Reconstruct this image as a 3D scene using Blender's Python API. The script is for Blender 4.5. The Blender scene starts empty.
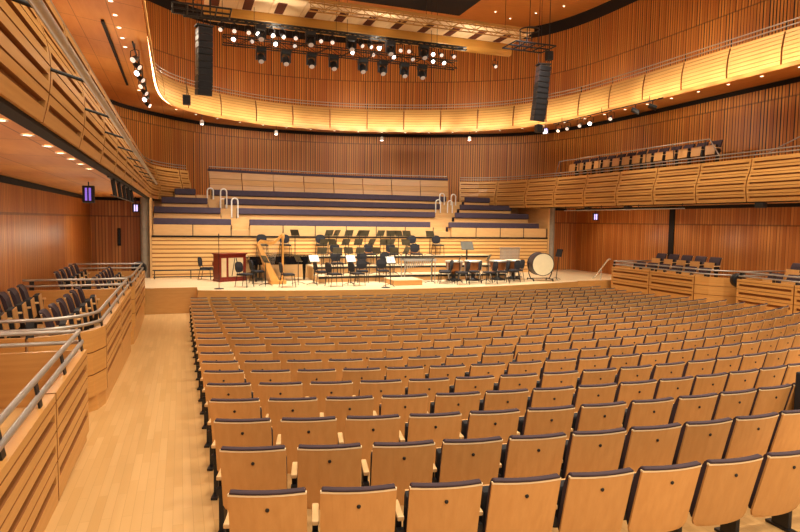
import bpy, bmesh, math, random
from mathutils import Vector, Matrix
random.seed(7)
PI = math.pi
scn = bpy.context.scene
COL = scn.collection
scn.view_settings.view_transform = 'Standard'
scn.view_settings.look = 'None'
scn.view_settings.exposure = 0.0

# ------------------------------------------------------------------ materials
def _new(name):
    m = bpy.data.materials.new(name); m.use_nodes = True
    nt = m.node_tree; nt.nodes.clear()
    out = nt.nodes.new('ShaderNodeOutputMaterial'); b = nt.nodes.new('ShaderNodeBsdfPrincipled')
    nt.links.new(b.outputs[0], out.inputs[0])
    return m, nt, b
def lin(h):
    h = h.lstrip('#'); c = [int(h[i:i+2], 16)/255 for i in (0, 2, 4)]
    return tuple((x/12.92 if x <= .04045 else ((x+.055)/1.055)**2.4) for x in c) + (1,)
def N(nt, t, **kw):
    n = nt.nodes.new(t)
    for k, v in kw.items(): setattr(n, k, v)
    return n
def math_(nt, op, a, b=None, c=None):
    n = N(nt, 'ShaderNodeMath', operation=op)
    for i, v in enumerate((a, b, c)):
        if v is None: continue
        if isinstance(v, (int, float)): n.inputs[i].default_value = v
        else: nt.links.new(v, n.inputs[i])
    return n.outputs[0]
def mixc(nt, fac, a, b, mode='MIX'):
    n = N(nt, 'ShaderNodeMix', data_type='RGBA', blend_type=mode)
    for s, v in ((n.inputs[0], fac), (n.inputs[6], a), (n.inputs[7], b)):
        if isinstance(v, (int, float)): s.default_value = v
        elif isinstance(v, tuple): s.default_value = v
        else: nt.links.new(v, s)
    return n.outputs[2]
def plain(name, col, rough=.5, metal=0., var=.12, emit=None, estr=0.):
    m, nt, b = _new(name)
    c = lin(col)
    tc = N(nt, 'ShaderNodeTexCoord'); no = N(nt, 'ShaderNodeTexNoise'); no.inputs['Scale'].default_value = 6
    nt.links.new(tc.outputs['Object'], no.inputs['Vector'])
    d = tuple(x*(1-var*2) for x in c[:3])+(1,); l = tuple(min(1, x*(1+var)) for x in c[:3])+(1,)
    nt.links.new(mixc(nt, no.outputs['Fac'], d, l), b.inputs['Base Color'])
    b.inputs['Roughness'].default_value = rough; b.inputs['Metallic'].default_value = metal
    if emit:
        b.inputs['Emission Color'].default_value = lin(emit); b.inputs['Emission Strength'].default_value = estr
    return m
def wood(name, dark, light, rough=.42, scale=(1.2, 1.2, 14), rnd=0., fine=.35):
    """veneer: stretched noise grain in object space, optional per-object tint"""
    m, nt, b = _new(name)
    tc = N(nt, 'ShaderNodeTexCoord'); mp = N(nt, 'ShaderNodeMapping'); mp.inputs['Scale'].default_value = scale
    nt.links.new(tc.outputs['Object'], mp.inputs[0])
    oi = N(nt, 'ShaderNodeObjectInfo')
    off = N(nt, 'ShaderNodeVectorMath', operation='ADD'); nt.links.new(mp.outputs[0], off.inputs[0])
    cmb = N(nt, 'ShaderNodeCombineXYZ'); nt.links.new(math_(nt, 'MULTIPLY', oi.outputs['Random'], 40.), cmb.inputs[0]); nt.links.new(cmb.outputs[0], off.inputs[1])
    n1 = N(nt, 'ShaderNodeTexNoise'); n1.inputs['Scale'].default_value = 1.5; n1.inputs['Detail'].default_value = 5
    nt.links.new(off.outputs[0], n1.inputs['Vector'])
    col = mixc(nt, n1.outputs['Fac'], lin(dark), lin(light))
    n2 = N(nt, 'ShaderNodeTexNoise'); n2.inputs['Scale'].default_value = 9; n2.inputs['Detail'].default_value = 3
    nt.links.new(off.outputs[0], n2.inputs['Vector'])
    col = mixc(nt, math_(nt, 'MULTIPLY', n2.outputs['Fac'], fine), col, lin(dark))
    if rnd:
        f = math_(nt, 'ADD', math_(nt, 'MULTIPLY', oi.outputs['Random'], rnd), 1-rnd/2)
        sc = N(nt, 'ShaderNodeVectorMath', operation='SCALE'); nt.links.new(col, sc.inputs[0]); nt.links.new(f, sc.inputs['Scale'])
        col = sc.outputs[0]
    nt.links.new(col, b.inputs['Base Color']); b.inputs['Roughness'].default_value = rough
    return m
def slats(name, dark, light, w=.11, gap=.16, gapcol='#2a1206', joints=(), contrast=1., lowfreq=.12):
    """vertical timber battens from UV (u = metres along the wall, v = height in metres)"""
    m, nt, b = _new(name)
    uv = N(nt, 'ShaderNodeUVMap'); sp = N(nt, 'ShaderNodeSeparateXYZ'); nt.links.new(uv.outputs[0], sp.inputs[0])
    u, v = sp.outputs[0], sp.outputs[1]
    x = math_(nt, 'DIVIDE', u, w); cell = math_(nt, 'FLOOR', x); fr = math_(nt, 'FRACT', x)
    row = 0.
    jm = None
    for z in joints:
        above = math_(nt, 'GREATER_THAN', v, z)
        row = math_(nt, 'ADD', row, above) if not isinstance(row, float) else above
        dd = math_(nt, 'ABSOLUTE', math_(nt, 'SUBTRACT', v, z))
        l = math_(nt, 'LESS_THAN', dd, .03)
        jm = l if jm is None else math_(nt, 'MAXIMUM', jm, l)
    wn = N(nt, 'ShaderNodeTexWhiteNoise', noise_dimensions='2D')
    cm = N(nt, 'ShaderNodeCombineXYZ'); nt.links.new(cell, cm.inputs[0])
    if not isinstance(row, float): nt.links.new(row, cm.inputs[1])
    nt.links.new(cm.outputs[0], wn.inputs['Vector'])
    # slow drift: some stretches of wall open up, others close
    cm2 = N(nt, 'ShaderNodeCombineXYZ'); nt.links.new(u, cm2.inputs[0])
    ln = N(nt, 'ShaderNodeTexNoise'); ln.inputs['Scale'].default_value = lowfreq*2; ln.inputs['Detail'].default_value = 3
    nt.links.new(cm2.outputs[0], ln.inputs['Vector'])
    col = mixc(nt, wn.outputs['Value'], lin(dark), lin(light))
    cm3 = N(nt, 'ShaderNodeCombineXYZ'); nt.links.new(math_(nt, 'MULTIPLY', u, 18.), cm3.inputs[0]); nt.links.new(math_(nt, 'MULTIPLY', v, .6), cm3.inputs[1])
    g = N(nt, 'ShaderNodeTexNoise'); g.inputs['Scale'].default_value = 1.; g.inputs['Detail'].default_value = 4
    nt.links.new(cm3.outputs[0], g.inputs['Vector'])
    col = mixc(nt, math_(nt, 'MULTIPLY', g.outputs['Fac'], .45), col, lin(dark))
    # gap width varies with drift and per batten
    gw = math_(nt, 'MULTIPLY', math_(nt, 'MULTIPLY', ln.outputs['Fac'], math_(nt, 'ADD', wn.outputs['Value'], .35)), gap*2.2)
    gm = math_(nt, 'LESS_THAN', fr, gw)
    col = mixc(nt, math_(nt, 'MULTIPLY', gm, contrast), col, lin(gapcol))
    if jm is not None: col = mixc(nt, math_(nt, 'MULTIPLY', jm, .5), col, lin(gapcol))
    nt.links.new(col, b.inputs['Base Color']); b.inputs['Roughness'].default_value = .5
    bp = N(nt, 'ShaderNodeBump'); bp.inputs['Strength'].default_value = .6; bp.inputs['Distance'].default_value = .03
    nt.links.new(math_(nt, 'SUBTRACT', 1., gm), bp.inputs['Height']); nt.links.new(bp.outputs[0], b.inputs['Normal'])
    return m
def hstripes(name, dark, light, pitch=.2, gap=.28, gapcol='#6b3a14'):
    """horizontal boards with shadow gaps, by world height"""
    m, nt, b = _new(name)
    tc = N(nt, 'ShaderNodeTexCoord'); sp = N(nt, 'ShaderNodeSeparateXYZ'); nt.links.new(tc.outputs['Object'], sp.inputs[0])
    x = math_(nt, 'DIVIDE', sp.outputs[2], pitch); fr = math_(nt, 'FRACT', x); cell = math_(nt, 'FLOOR', x)
    wn = N(nt, 'ShaderNodeTexWhiteNoise', noise_dimensions='1D'); nt.links.new(cell, wn.inputs['W'])
    mp = N(nt, 'ShaderNodeMapping'); mp.inputs['Scale'].default_value = (.8, .8, 14); nt.links.new(tc.outputs['Object'], mp.inputs[0])
    no = N(nt, 'ShaderNodeTexNoise'); no.inputs['Scale'].default_value = 2; nt.links.new(mp.outputs[0], no.inputs['Vector'])
    f = math_(nt, 'MULTIPLY', math_(nt, 'ADD', wn.outputs['Value'], no.outputs['Fac']), .5)
    col = mixc(nt, f, lin(dark), lin(light))
    gm = math_(nt, 'LESS_THAN', fr, gap)
    col = mixc(nt, gm, col, lin(gapcol))
    nt.links.new(col, b.inputs['Base Color']); b.inputs['Roughness'].default_value = .45
    bp = N(nt, 'ShaderNodeBump'); bp.inputs['Strength'].default_value = .7; bp.inputs['Distance'].default_value = .04
    nt.links.new(math_(nt, 'SUBTRACT', 1., gm), bp.inputs['Height']); nt.links.new(bp.outputs[0], b.inputs['Normal'])
    return m
def planks(name, a, c, mortar, bw=1.6, bh=.075, rough=.3, rot=90):
    m, nt, b = _new(name)
    tc = N(nt, 'ShaderNodeTexCoord'); mp = N(nt, 'ShaderNodeMapping'); mp.inputs['Rotation'].default_value = (0, 0, math.radians(rot))
    nt.links.new(tc.outputs['Object'], mp.inputs[0])
    br = N(nt, 'ShaderNodeTexBrick'); br.inputs['Scale'].default_value = 1.; br.offset = .37; br.squash = 1.
    br.inputs['Color1'].default_value = lin(a); br.inputs['Color2'].default_value = lin(c); br.inputs['Mortar'].default_value = lin(mortar)
    br.inputs['Mortar Size'].default_value = .0025; br.inputs['Brick Width'].default_value = bw; br.inputs['Row Height'].default_value = bh
    nt.links.new(mp.outputs[0], br.inputs['Vector'])
    mp2 = N(nt, 'ShaderNodeMapping'); mp2.inputs['Scale'].default_value = (12, .7, 1); nt.links.new(tc.outputs['Object'], mp2.inputs[0])
    no = N(nt, 'ShaderNodeTexNoise'); no.inputs['Scale'].default_value = 1.5; no.inputs['Detail'].default_value = 4; nt.links.new(mp2.outputs[0], no.inputs['Vector'])
    col = mixc(nt, math_(nt, 'MULTIPLY', no.outputs['Fac'], .35), br.outputs['Color'], lin(mortar))
    nt.links.new(col, b.inputs['Base Color']); b.inputs['Roughness'].default_value = rough
    return m
def glow(name, col, s):
    m, nt, b = _new(name)
    b.inputs['Base Color'].default_value = lin(col); b.inputs['Emission Color'].default_value = lin(col); b.inputs['Emission Strength'].default_value = s
    tc = N(nt, 'ShaderNodeTexCoord'); no = N(nt, 'ShaderNodeTexNoise'); no.inputs['Scale'].default_value = 3
    nt.links.new(tc.outputs['Object'], no.inputs['Vector'])
    nt.links.new(math_(nt, 'MULTIPLY', math_(nt, 'ADD', math_(nt, 'MULTIPLY', no.outputs['Fac'], .2), .9), s), b.inputs['Emission Strength'])
    return m
M = {}
M['wall_upper'] = slats('upper wall battens', '#a86022', '#d68f3c', w=.13, gap=.26, joints=(7.75, 11.3), lowfreq=.2)
M['wall_lower'] = slats('lower wall battens', '#a55c22', '#d08a42', w=.12, gap=.16, joints=(3.35,), contrast=.75, lowfreq=.3)
M['fascia'] = wood('fascia veneer', '#b37a38', '#dba963', rough=.4, scale=(.7, .7, 16))
M['fascia_hi'] = wood('upper fascia veneer', '#c58f4c', '#e6ba7a', rough=.42, scale=(.5, .5, 18))
M['box'] = wood('box veneer', '#b77d3c', '#d9a661', rough=.38, scale=(.7, .7, 16))
M['soffit'] = wood('soffit veneer', '#cd8840', '#e5a55a', rough=.65, scale=(6, .7, 6))
def soffit_seams(m):
    nt = m.node_tree; b = [n for n in nt.nodes if n.type == 'BSDF_PRINCIPLED'][0]; src = b.inputs['Base Color'].links[0].from_socket
    tc = N(nt, 'ShaderNodeTexCoord'); sp = N(nt, 'ShaderNodeSeparateXYZ'); nt.links.new(tc.outputs['Object'], sp.inputs[0])
    a = math_(nt, 'LESS_THAN', math_(nt, 'FRACT', math_(nt, 'DIVIDE', sp.outputs[1], 1.9)), .012)
    c = math_(nt, 'LESS_THAN', math_(nt, 'FRACT', math_(nt, 'DIVIDE', math_(nt, 'ADD', sp.outputs[0], 10.), .85)), .02)
    nt.links.new(mixc(nt, math_(nt, 'MULTIPLY', math_(nt, 'MAXIMUM', a, c), .6), src, lin('#6b3a14')), b.inputs['Base Color'])
soffit_seams(M['soffit'])
M['seatwood'] = wood('seat back veneer', '#bd884c', '#d8a568', rough=.4, scale=(14, 14, 1.5), rnd=.22)
M['plyedge'] = wood('pale ply edge', '#e2c69a', '#f3dfba', rough=.5, scale=(3, 3, 3))
M['armwood'] = wood('pale arm wood', '#d0a46a', '#e6c493', rough=.4, scale=(8, 2, 8))
M['purple'] = plain('aubergine upholstery', '#3e2d36', rough=.85, var=.18)
M['benchfab'] = plain('dark violet bench upholstery', '#463847', rough=.8, var=.15)
M['black'] = plain('black painted metal', '#131215', rough=.5, var=.2)
M['blackfab'] = plain('black padding', '#1c1a1f', rough=.85, var=.2)
M['gloss'] = plain('black lacquer', '#0d0c0e', rough=.15, var=.1)
M['steel'] = plain('brushed steel', '#b8b2ac', rough=.38, metal=.7, var=.1)
M['chrome'] = plain('bright steel', '#d8d4cc', rough=.25, metal=.6, var=.05)
M['recess'] = wood('recess shadow brown', '#7d4818', '#9c6228', rough=.6)  # darker brown puts the shade of grooves and joints into the colour
M['hoopsteel'] = plain('polished pale steel', '#efeae0', rough=.35, metal=.2, var=.05)
M['darkgap'] = plain('dark recess', '#150a05', rough=.9, var=.1)
M['concrete'] = plain('grey concrete', '#9a9080', rough=.8, var=.15)
M['floor'] = planks('maple boards', '#d0a973', '#c39a62', '#b48c58', bw=.9, bh=.085)
M['stage'] = planks('stage boards', '#f0dab4', '#e8cda0', '#d4b07a', bw=2.2, bh=.12, rot=0)
M['stagefront'] = wood('stage front veneer', '#b98444', '#d3a260', rough=.4, scale=(2, 2, 12))
M['choirwall'] = hstripes('choir front boards', '#d6a45c', '#e7bd7a', pitch=.17, gap=.30, gapcol='#9a6630')
M['choirpanel'] = wood('pale choir veneer', '#c9995c', '#dfb67e', rough=.45, scale=(2, 2, 8))
M['ceil'] = wood('ceiling veneer', '#b06a2a', '#cf8d44', rough=.4, scale=(.8, 6, 6))
M['canopy'] = wood('canopy veneer', '#e6c79a', '#f6e2c0', rough=.5, scale=(3, 1, 3))
M['beam'] = wood('canopy beam veneer', '#c08c3e', '#d9a654', rough=.35, scale=(.6, 6, 6))
M['slot'] = plain('dark red slot', '#5a2414', rough=.7, var=.15)
M['redwood'] = wood('red mahogany', '#5e1710', '#8a2a1a', rough=.3, scale=(3, 3, 12))
M['harpwood'] = wood('golden maple', '#c98a3c', '#e6b061', rough=.3, scale=(8, 8, 2))
M['cloth'] = plain('pale grille cloth', '#cdb58a', rough=.8, var=.1)
M['drumskin'] = plain('drum skin', '#e9dcb8', rough=.6, var=.05)
M['drumshell'] = plain('dark drum shell', '#3a2f30', rough=.35, var=.15)
M['copper'] = plain('copper kettle', '#8f5a34', rough=.35, metal=.7, var=.1)
M['silver'] = plain('silver tubes', '#cfccc8', rough=.3, metal=.6, var=.08)
M['paper'] = plain('white paper', '#f3f0ea', rough=.8, var=.03)
M['deskgrey'] = plain('grey stand desk', '#4d4838', rough=.5, var=.15)
M['lampglow'] = glow('lamp lens', '#fff6ec', 9.)
M['lampdim'] = glow('dim lamp lens', '#f3e6da', .7)
M['lensgrey'] = glow('grey lens', '#a89a90', .35)
M['violet'] = glow('violet tube', '#cdbcff', 1.8)
M['violetdim'] = glow('dim violet tube', '#8a6ae0', .8)
M['downglow'] = glow('downlight glass', '#ffe9c4', 7.)
M['strip'] = glow('added warm strip', '#ffd9a0', 9.)
M['goldtruss'] = plain('gold lit steel', '#c79a55', rough=.4, metal=.3, var=.1)
M['whitemetal'] = plain('white lamp housing', '#e9e4da', rough=.4, var=.05, emit='#fff2e0', estr=.1)

# ------------------------------------------------------------------ mesh builder
class MB:
    def __init__(s): s.v = []; s.f = []; s.mi = []; s.uv = []; s.sm = []
    def add(s, vs, fs, mi=0, uvs=None, smooth=False):
        o = len(s.v); s.v += [tuple(p) for p in vs]
        for k, f in enumerate(fs):
            s.f.append(tuple(o+i for i in f)); s.mi.append(mi); s.sm.append(smooth)
            s.uv.append(uvs[k] if uvs else [(0, 0)]*len(f))
        return s
    def box(s, c, d, rz=0., rx=0., mi=0, ry=0., bev=0.):
        hx, hy, hz = d[0]/2, d[1]/2, d[2]/2
        R = Matrix.Rotation(rz, 3, 'Z') @ Matrix.Rotation(rx, 3, 'X') @ Matrix.Rotation(ry, 3, 'Y')
        C = Vector(c)
        if not bev:
            vs = [C+R@Vector((x*hx, y*hy, z*hz)) for z in (-1, 1) for y in (-1, 1) for x in (-1, 1)]
            return s.add(vs, [(0, 2, 3, 1), (4, 5, 7, 6), (0, 1, 5, 4), (2, 6, 7, 3), (0, 4, 6, 2), (1, 3, 7, 5)], mi)
        bm = bmesh.new(); bmesh.ops.create_cube(bm, size=1)
        for w in bm.verts: w.co = Vector((w.co.x*d[0], w.co.y*d[1], w.co.z*d[2]))
        bmesh.ops.bevel(bm, geom=list(bm.edges), offset=bev, segments=2, affect='EDGES', profile=.6)
        bm.verts.index_update()
        s.add([C+R@w.co for w in bm.verts], [[q.index for q in f.verts] for f in bm.faces], mi); bm.free()
        return s
    def tube(s, pts, r, n=8, mi=0, cap=True, closed=False):
        pts = [Vector(p) for p in pts]; rs = r if isinstance(r, (list, tuple)) else [r]*len(pts)
        rings = []; up = None
        for i, p in enumerate(pts):
            if closed: t = pts[(i+1) % len(pts)]-pts[i-1]
            else: t = pts[min(i+1, len(pts)-1)]-pts[max(i-1, 0)]
            t.normalize()
            if up is None: up = Vector((0, 0, 1)) if abs(t.z) < .9 else Vector((1, 0, 0))
            a = t.cross(up)
            if a.length < 1e-4: a = t.cross(Vector((0, 1, 0)))
            a.normalize(); b = a.cross(t); up = b
            rings.append([p+rs[i]*(math.cos(2*PI*k/n)*a+math.sin(2*PI*k/n)*b) for k in range(n)])
        vs = [q for R in rings for q in R]; fs = []
        m = len(pts)
        for i in range(m if closed else m-1):
            j = (i+1) % m
            for k in range(n):
                fs.append((i*n+k, i*n+(k+1) % n, j*n+(k+1) % n, j*n+k))
        s.add(vs, fs, mi, smooth=True)
        if cap and not closed:
            s.add(rings[0], [tuple(range(n))], mi); s.add(rings[-1], [tuple(range(n-1, -1, -1))], mi)
        return s
    def lathe(s, prof, c=(0, 0, 0), n=20, mi=0, M_=None, cap=True):
        c = Vector(c); vs = []; fs = []
        for r, z in prof:
            for k in range(n):
                p = Vector((r*math.cos(2*PI*k/n), r*math.sin(2*PI*k/n), z))
                vs.append(c+(M_@p if M_ else p))
        for i in range(len(prof)-1):
            for k in range(n):
                fs.append((i*n+k, i*n+(k+1) % n, (i+1)*n+(k+1) % n, (i+1)*n+k))
        s.add(vs, fs, mi, smooth=True)
        if cap:
            m = len(prof)
            s.add(vs[:n], [tuple(range(n-1, -1, -1))], mi); s.add(vs[(m-1)*n:], [tuple(range(n))], mi)
        return s
    def prism(s, poly, z0, z1, mi=0):
        n = len(poly)
        vs = [(x, y, z0) for x, y in poly]+[(x, y, z1) for x, y in poly]
        s.add(vs, [tuple(range(n-1, -1, -1)), tuple(range(n, 2*n))]+[(i, (i+1) % n, n+(i+1) % n, n+i) for i in range(n)], mi)
        return s
    def loft(s, loops, mi=0, cap=True, smooth=False):
        n = len(loops[0]); vs = [p for L in loops for p in L]; fs = []
        for i in range(len(loops)-1):
            for k in range(n): fs.append((i*n+k, i*n+(k+1) % n, (i+1)*n+(k+1) % n, (i+1)*n+k))
        if cap: fs += [tuple(range(n-1, -1, -1)), tuple(range((len(loops)-1)*n, len(loops)*n))]
        return s.add(vs, fs, mi, smooth=smooth)
    def build(s, name, mats, parent=None, loc=None):
        me = bpy.data.meshes.new(name); me.from_pydata([tuple(p) for p in s.v], [], s.f)
        if not isinstance(mats, (list, tuple)): mats = [mats]
        for m in mats: me.materials.append(m)
        uvl = me.uv_layers.new(name='UVMap')
        k = 0
        for i, p in enumerate(me.polygons):
            p.material_index = s.mi[i]; p.use_smooth = s.sm[i]
            for j in range(p.loop_total):
                uvl.data[p.loop_start+j].uv = s.uv[i][j]
        me.update()
        o = bpy.data.objects.new(name, me); COL.objects.link(o)
        if parent: o.parent = parent
        if loc: o.location = loc
        return o
def fixn(o):
    bm = bmesh.new(); bm.from_mesh(o.data); bmesh.ops.recalc_face_normals(bm, faces=bm.faces); bm.to_mesh(o.data); bm.free(); return o
def tag(o, label=None, cat=None, group=None, kind=None):
    if label: o['label'] = label
    if cat: o['category'] = cat
    if group: o['group'] = group
    if kind: o['kind'] = kind
    return o
def thing(name, label, cat, loc=(0, 0, 0), rz=0., group=None):
    o = bpy.data.objects.new(name, None); COL.objects.link(o); o.empty_display_size = .2
    o.location = loc; o.rotation_euler = (0, 0, rz)
    return tag(o, label, cat, group)
KIDS = {}
def dup(root, loc, rz=0., label=None, group=None, cat=None, rx=0.):
    if root not in KIDS: KIDS[root] = [(c, list(c.children)) for c in root.children]
    r = root.copy(); COL.objects.link(r); r.location = loc; r.rotation_euler = (rx, 0, rz)
    if label: r['label'] = label
    if group: r['group'] = group
    if cat: r['category'] = cat
    for ch, gg in KIDS[root]:
        c = ch.copy(); COL.objects.link(c); c.parent = r
        for g in gg:
            d = g.copy(); COL.objects.link(d); d.parent = c
    return r
class Placer:
    """first placement moves the prototype itself, later ones copy it"""
    def __init__(s, proto): s.p = proto; s.used = False
    def __call__(s, loc, rz, label, group=None, cat=None):
        if not s.used:
            s.used = True; o = s.p; o.location = loc; o.rotation_euler = (0, 0, rz); o['label'] = label
            if group: o['group'] = group
            return o
        return dup(s.p, loc, rz, label, group, cat)
ORD = ['zeroth', 'first', 'second', 'third', 'fourth', 'fifth', 'sixth', 'seventh', 'eighth', 'ninth', 'tenth', 'eleventh', 'twelfth', 'thirteenth', 'fourteenth', 'fifteenth', 'sixteenth', 'seventeenth', 'eighteenth', 'nineteenth', 'twentieth']
TENS = {2: 'twenty', 3: 'thirty', 4: 'forty'}
def nth(n): return ORD[n] if n <= 20 else ('thirtieth' if n == 30 else 'fortieth' if n == 40 else TENS[n//10]+'-'+ORD[n % 10])

class Path:
    def __init__(s, pts, sub=10):
        P = [Vector((p[0], p[1])) for p in pts]
        out = []
        for i in range(len(P)-1):
            p0 = P[max(i-1, 0)]; p1 = P[i]; p2 = P[i+1]; p3 = P[min(i+2, len(P)-1)]
            L = (p2-p1).length
            a = min((p2-p0).length, 1e9) or 1; b = (p3-p1).length or 1
            t1 = (p2-p0)/a*L if i > 0 else (p2-p1); t2 = (p3-p1)/b*L if i < len(P)-2 else (p2-p1)
            for k in range(sub):
                t = k/sub
                out.append((2*t**3-3*t*t+1)*p1+(t**3-2*t*t+t)*t1+(-2*t**3+3*t*t)*p2+(t**3-t*t)*t2)
        out.append(P[-1]); s.p = out
        s.s = [0.]
        for i in range(1, len(out)): s.s.append(s.s[-1]+(out[i]-out[i-1]).length)
        s.L = s.s[-1]
    def at(s, d):
        d = min(max(d, 0), s.L)
        lo, hi = 0, len(s.s)-1
        while hi-lo > 1:
            m = (lo+hi)//2
            if s.s[m] <= d: lo = m
            else: hi = m
        seg = s.s[hi]-s.s[lo] or 1e-9
        p = s.p[lo].lerp(s.p[hi], (d-s.s[lo])/seg)
        t0 = s.p[min(lo+1, len(s.p)-1)]-s.p[max(lo-1, 0)]; t1 = s.p[min(hi+1, len(s.p)-1)]-s.p[max(hi-1, 0)]
        t = t0.normalized().lerp(t1.normalized(), (d-s.s[lo])/seg).normalized()
        return p, Vector((t.y, -t.x)), t
    def off(s, d, o, z):
        p, n, t = s.at(d); q = p+n*o
        return (q.x, q.y, z)
    def rail(s, d0, d1, o, z, step=.35):
        k = max(1, int((d1-d0)/step)); return [s.off(d0+(d1-d0)*i/k, o, z) for i in range(k+1)]
    def find_y(s, y, side='L'):
        r = range(len(s.p)) if side == 'L' else range(len(s.p)-1, -1, -1)
        prev = None
        for i in r:
            if prev is not None and (s.p[prev].y-y)*(s.p[i].y-y) <= 0:
                a, b = s.p[prev].y, s.p[i].y
                t = 0 if a == b else (y-a)/(b-a)
                return s.s[prev]+(s.s[i]-s.s[prev])*t
            prev = i
        return 0.

def fascia_panel(path, d0, d1, zs, base, slots, joints, name, mat, parent, slot_h=.055, slot_d=.05, gapw=.018, thick=.06, inset=.07):
    """one curved timber panel swept along the path: base(z) = outward offset; slots stop short of the panel ends"""
    z0, z1 = zs
    d0 += gapw; d1 -= gapw
    prof = [(z0, 0)]
    ev = [(z, slot_h, slot_d, True) for z in slots]+[(z, .014, .02, False) for z in joints]
    for z, h, d, sl in sorted(ev):
        prof += [(z-h/2-.001, 0), (z-h/2, -d if not sl else ('s', d)), (z+h/2, -d if not sl else ('s', d)), (z+h/2+.001, 0)]
    prof.append((z1, 0))
    # add intermediate samples so that the bulge is smooth
    k = max(1, int((d1-d0)/.45))
    ss = [(d0, 0), (d0+inset, 0), (d0+inset+.002, 1)]+[(d0+inset+(d1-d0-2*inset)*i/k, 1) for i in range(1, k)]+[(d1-inset-.002, 1), (d1-inset, 0), (d1, 0)]
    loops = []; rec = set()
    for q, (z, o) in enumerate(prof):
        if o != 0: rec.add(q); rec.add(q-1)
    for d, g in ss:
        L = []
        for z, o in prof:
            if isinstance(o, tuple): o = -o[1]*g
            L.append(path.off(d, base(z)+o, z))
        for z in (z1, (z0*2+z1)/3, z0):
            L.append(path.off(d, base(z)-thick-.03, z))
        loops.append(L)
    mb = MB(); n = len(loops[0])
    vs = [p for L in loops for p in L]
    last = len(loops)-2
    for i in range(len(loops)-1):
        for k in range(n):
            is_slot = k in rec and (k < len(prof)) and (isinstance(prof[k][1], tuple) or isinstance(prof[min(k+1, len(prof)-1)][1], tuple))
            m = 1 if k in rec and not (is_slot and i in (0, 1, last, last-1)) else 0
            mb.f.append((i*n+k, i*n+(k+1) % n, (i+1)*n+(k+1) % n, (i+1)*n+k)); mb.mi.append(m); mb.sm.append(False); mb.uv.append([(0, 0)]*4)
    mb.v = [tuple(p) for p in vs]
    for c in (tuple(range(n-1, -1, -1)), tuple(range((len(loops)-1)*n, len(loops)*n))):
        mb.f.append(c); mb.mi.append(1); mb.sm.append(False); mb.uv.append([(0, 0)]*n)
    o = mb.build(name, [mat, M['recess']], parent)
    return fixn(o)

def struct(o): o['kind'] = 'structure'; return o

# ------------------------------------------------------------------ camera (18 mm on a small sensor, level-ish hand-held shot)
def camera():
    f, yaw, pit, rol = 607., .3485, .0731, .0146
    cr, sr = math.cos(rol), math.sin(rol); cp, sp = math.cos(pit), math.sin(pit); cy, sy = math.cos(yaw), math.sin(yaw)
    def ray(du, dv):
        a = du*cr+dv*sr; b = -du*sr+dv*cr
        x, z2, d2 = a/f, -b/f, 1.
        d = d2*cp+z2*sp; z = -d2*sp+z2*cp
        return Vector((x*cy+d*sy, -x*sy+d*cy, z))
    fw = ray(0, 0).normalized(); rt = (ray(1, 0)-ray(0, 0)).normalized(); up = rt.cross(fw)
    cd = bpy.data.cameras.new('camera'); cd.sensor_fit = 'HORIZONTAL'; cd.sensor_width = 36; cd.lens = f/800*36; cd.clip_end = 200; cd.clip_start = .05
    co = bpy.data.objects.new('camera', cd); COL.objects.link(co)
    m = Matrix((rt, up, -fw)).transposed().to_4x4(); m.translation = Vector((0, 0, 3.3)); co.matrix_world = m
    scn.camera = co
    return co
CAM = camera()
VIEW = CAM.matrix_world.inverted()
def inframe(p, pad=30):
    q = VIEW @ Vector(p)
    if q.z > -.3: return None
    u = 400+607*q.x/-q.z; v = 266-607*q.y/-q.z
    return (u, v, -q.z) if -pad < u < 800+pad and -pad < v < 532+pad else None

# ------------------------------------------------------------------ seating geometry
PITCH = .6; PITCH2 = .58; XL = .262; XR = 15.75
ZF = [.69, .68, .64, .59, .54, .49, .43, .38, .34, .30, .25, .21, .165, .125, .085, .055, .03, .015, .005, 0.]
def rowgeo(i):
    t = i/19
    R = 19.7+20.*t*t; a = 5.33+2.4*t; y0 = 4.13+.84*i
    return R, a, y0+math.sqrt(R*R-(XL-a)**2)
def arcy(i, x):
    R, a, c = rowgeo(i); x = min(max(x, XL-.3), XR+.6)
    return c-math.sqrt(max(R*R-(x-a)**2, 1.))
def zfl(i):
    if i <= 0: return .69+max(-.02*i, 0) if i > -4 else .77
    if i >= 19: return 0.
    k = int(i); f = i-k; return ZF[k]*(1-f)+ZF[k+1]*f
def floorz(x, y):
    lo, hi = -7., 23.
    for _ in range(30):
        m = (lo+hi)/2
        if arcy(m, x) < y: lo = m
        else: hi = m
    return zfl(lo)
def stall_floor():
    mb = MB(); nx, ny = 48, 60
    xs = [-3.5+23.2*i/nx for i in range(nx+1)]; ys = [-1.+24.4*j/ny for j in range(ny+1)]
    vs = [(x, y, floorz(x, y)) for y in ys for x in xs]
    fs = [(j*(nx+1)+i, j*(nx+1)+i+1, (j+1)*(nx+1)+i+1, (j+1)*(nx+1)+i) for j in range(ny) for i in range(nx)]
    mb.add(vs, fs, smooth=True)
    return struct(mb.build('floor', M['floor']))
stall_floor()

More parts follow.
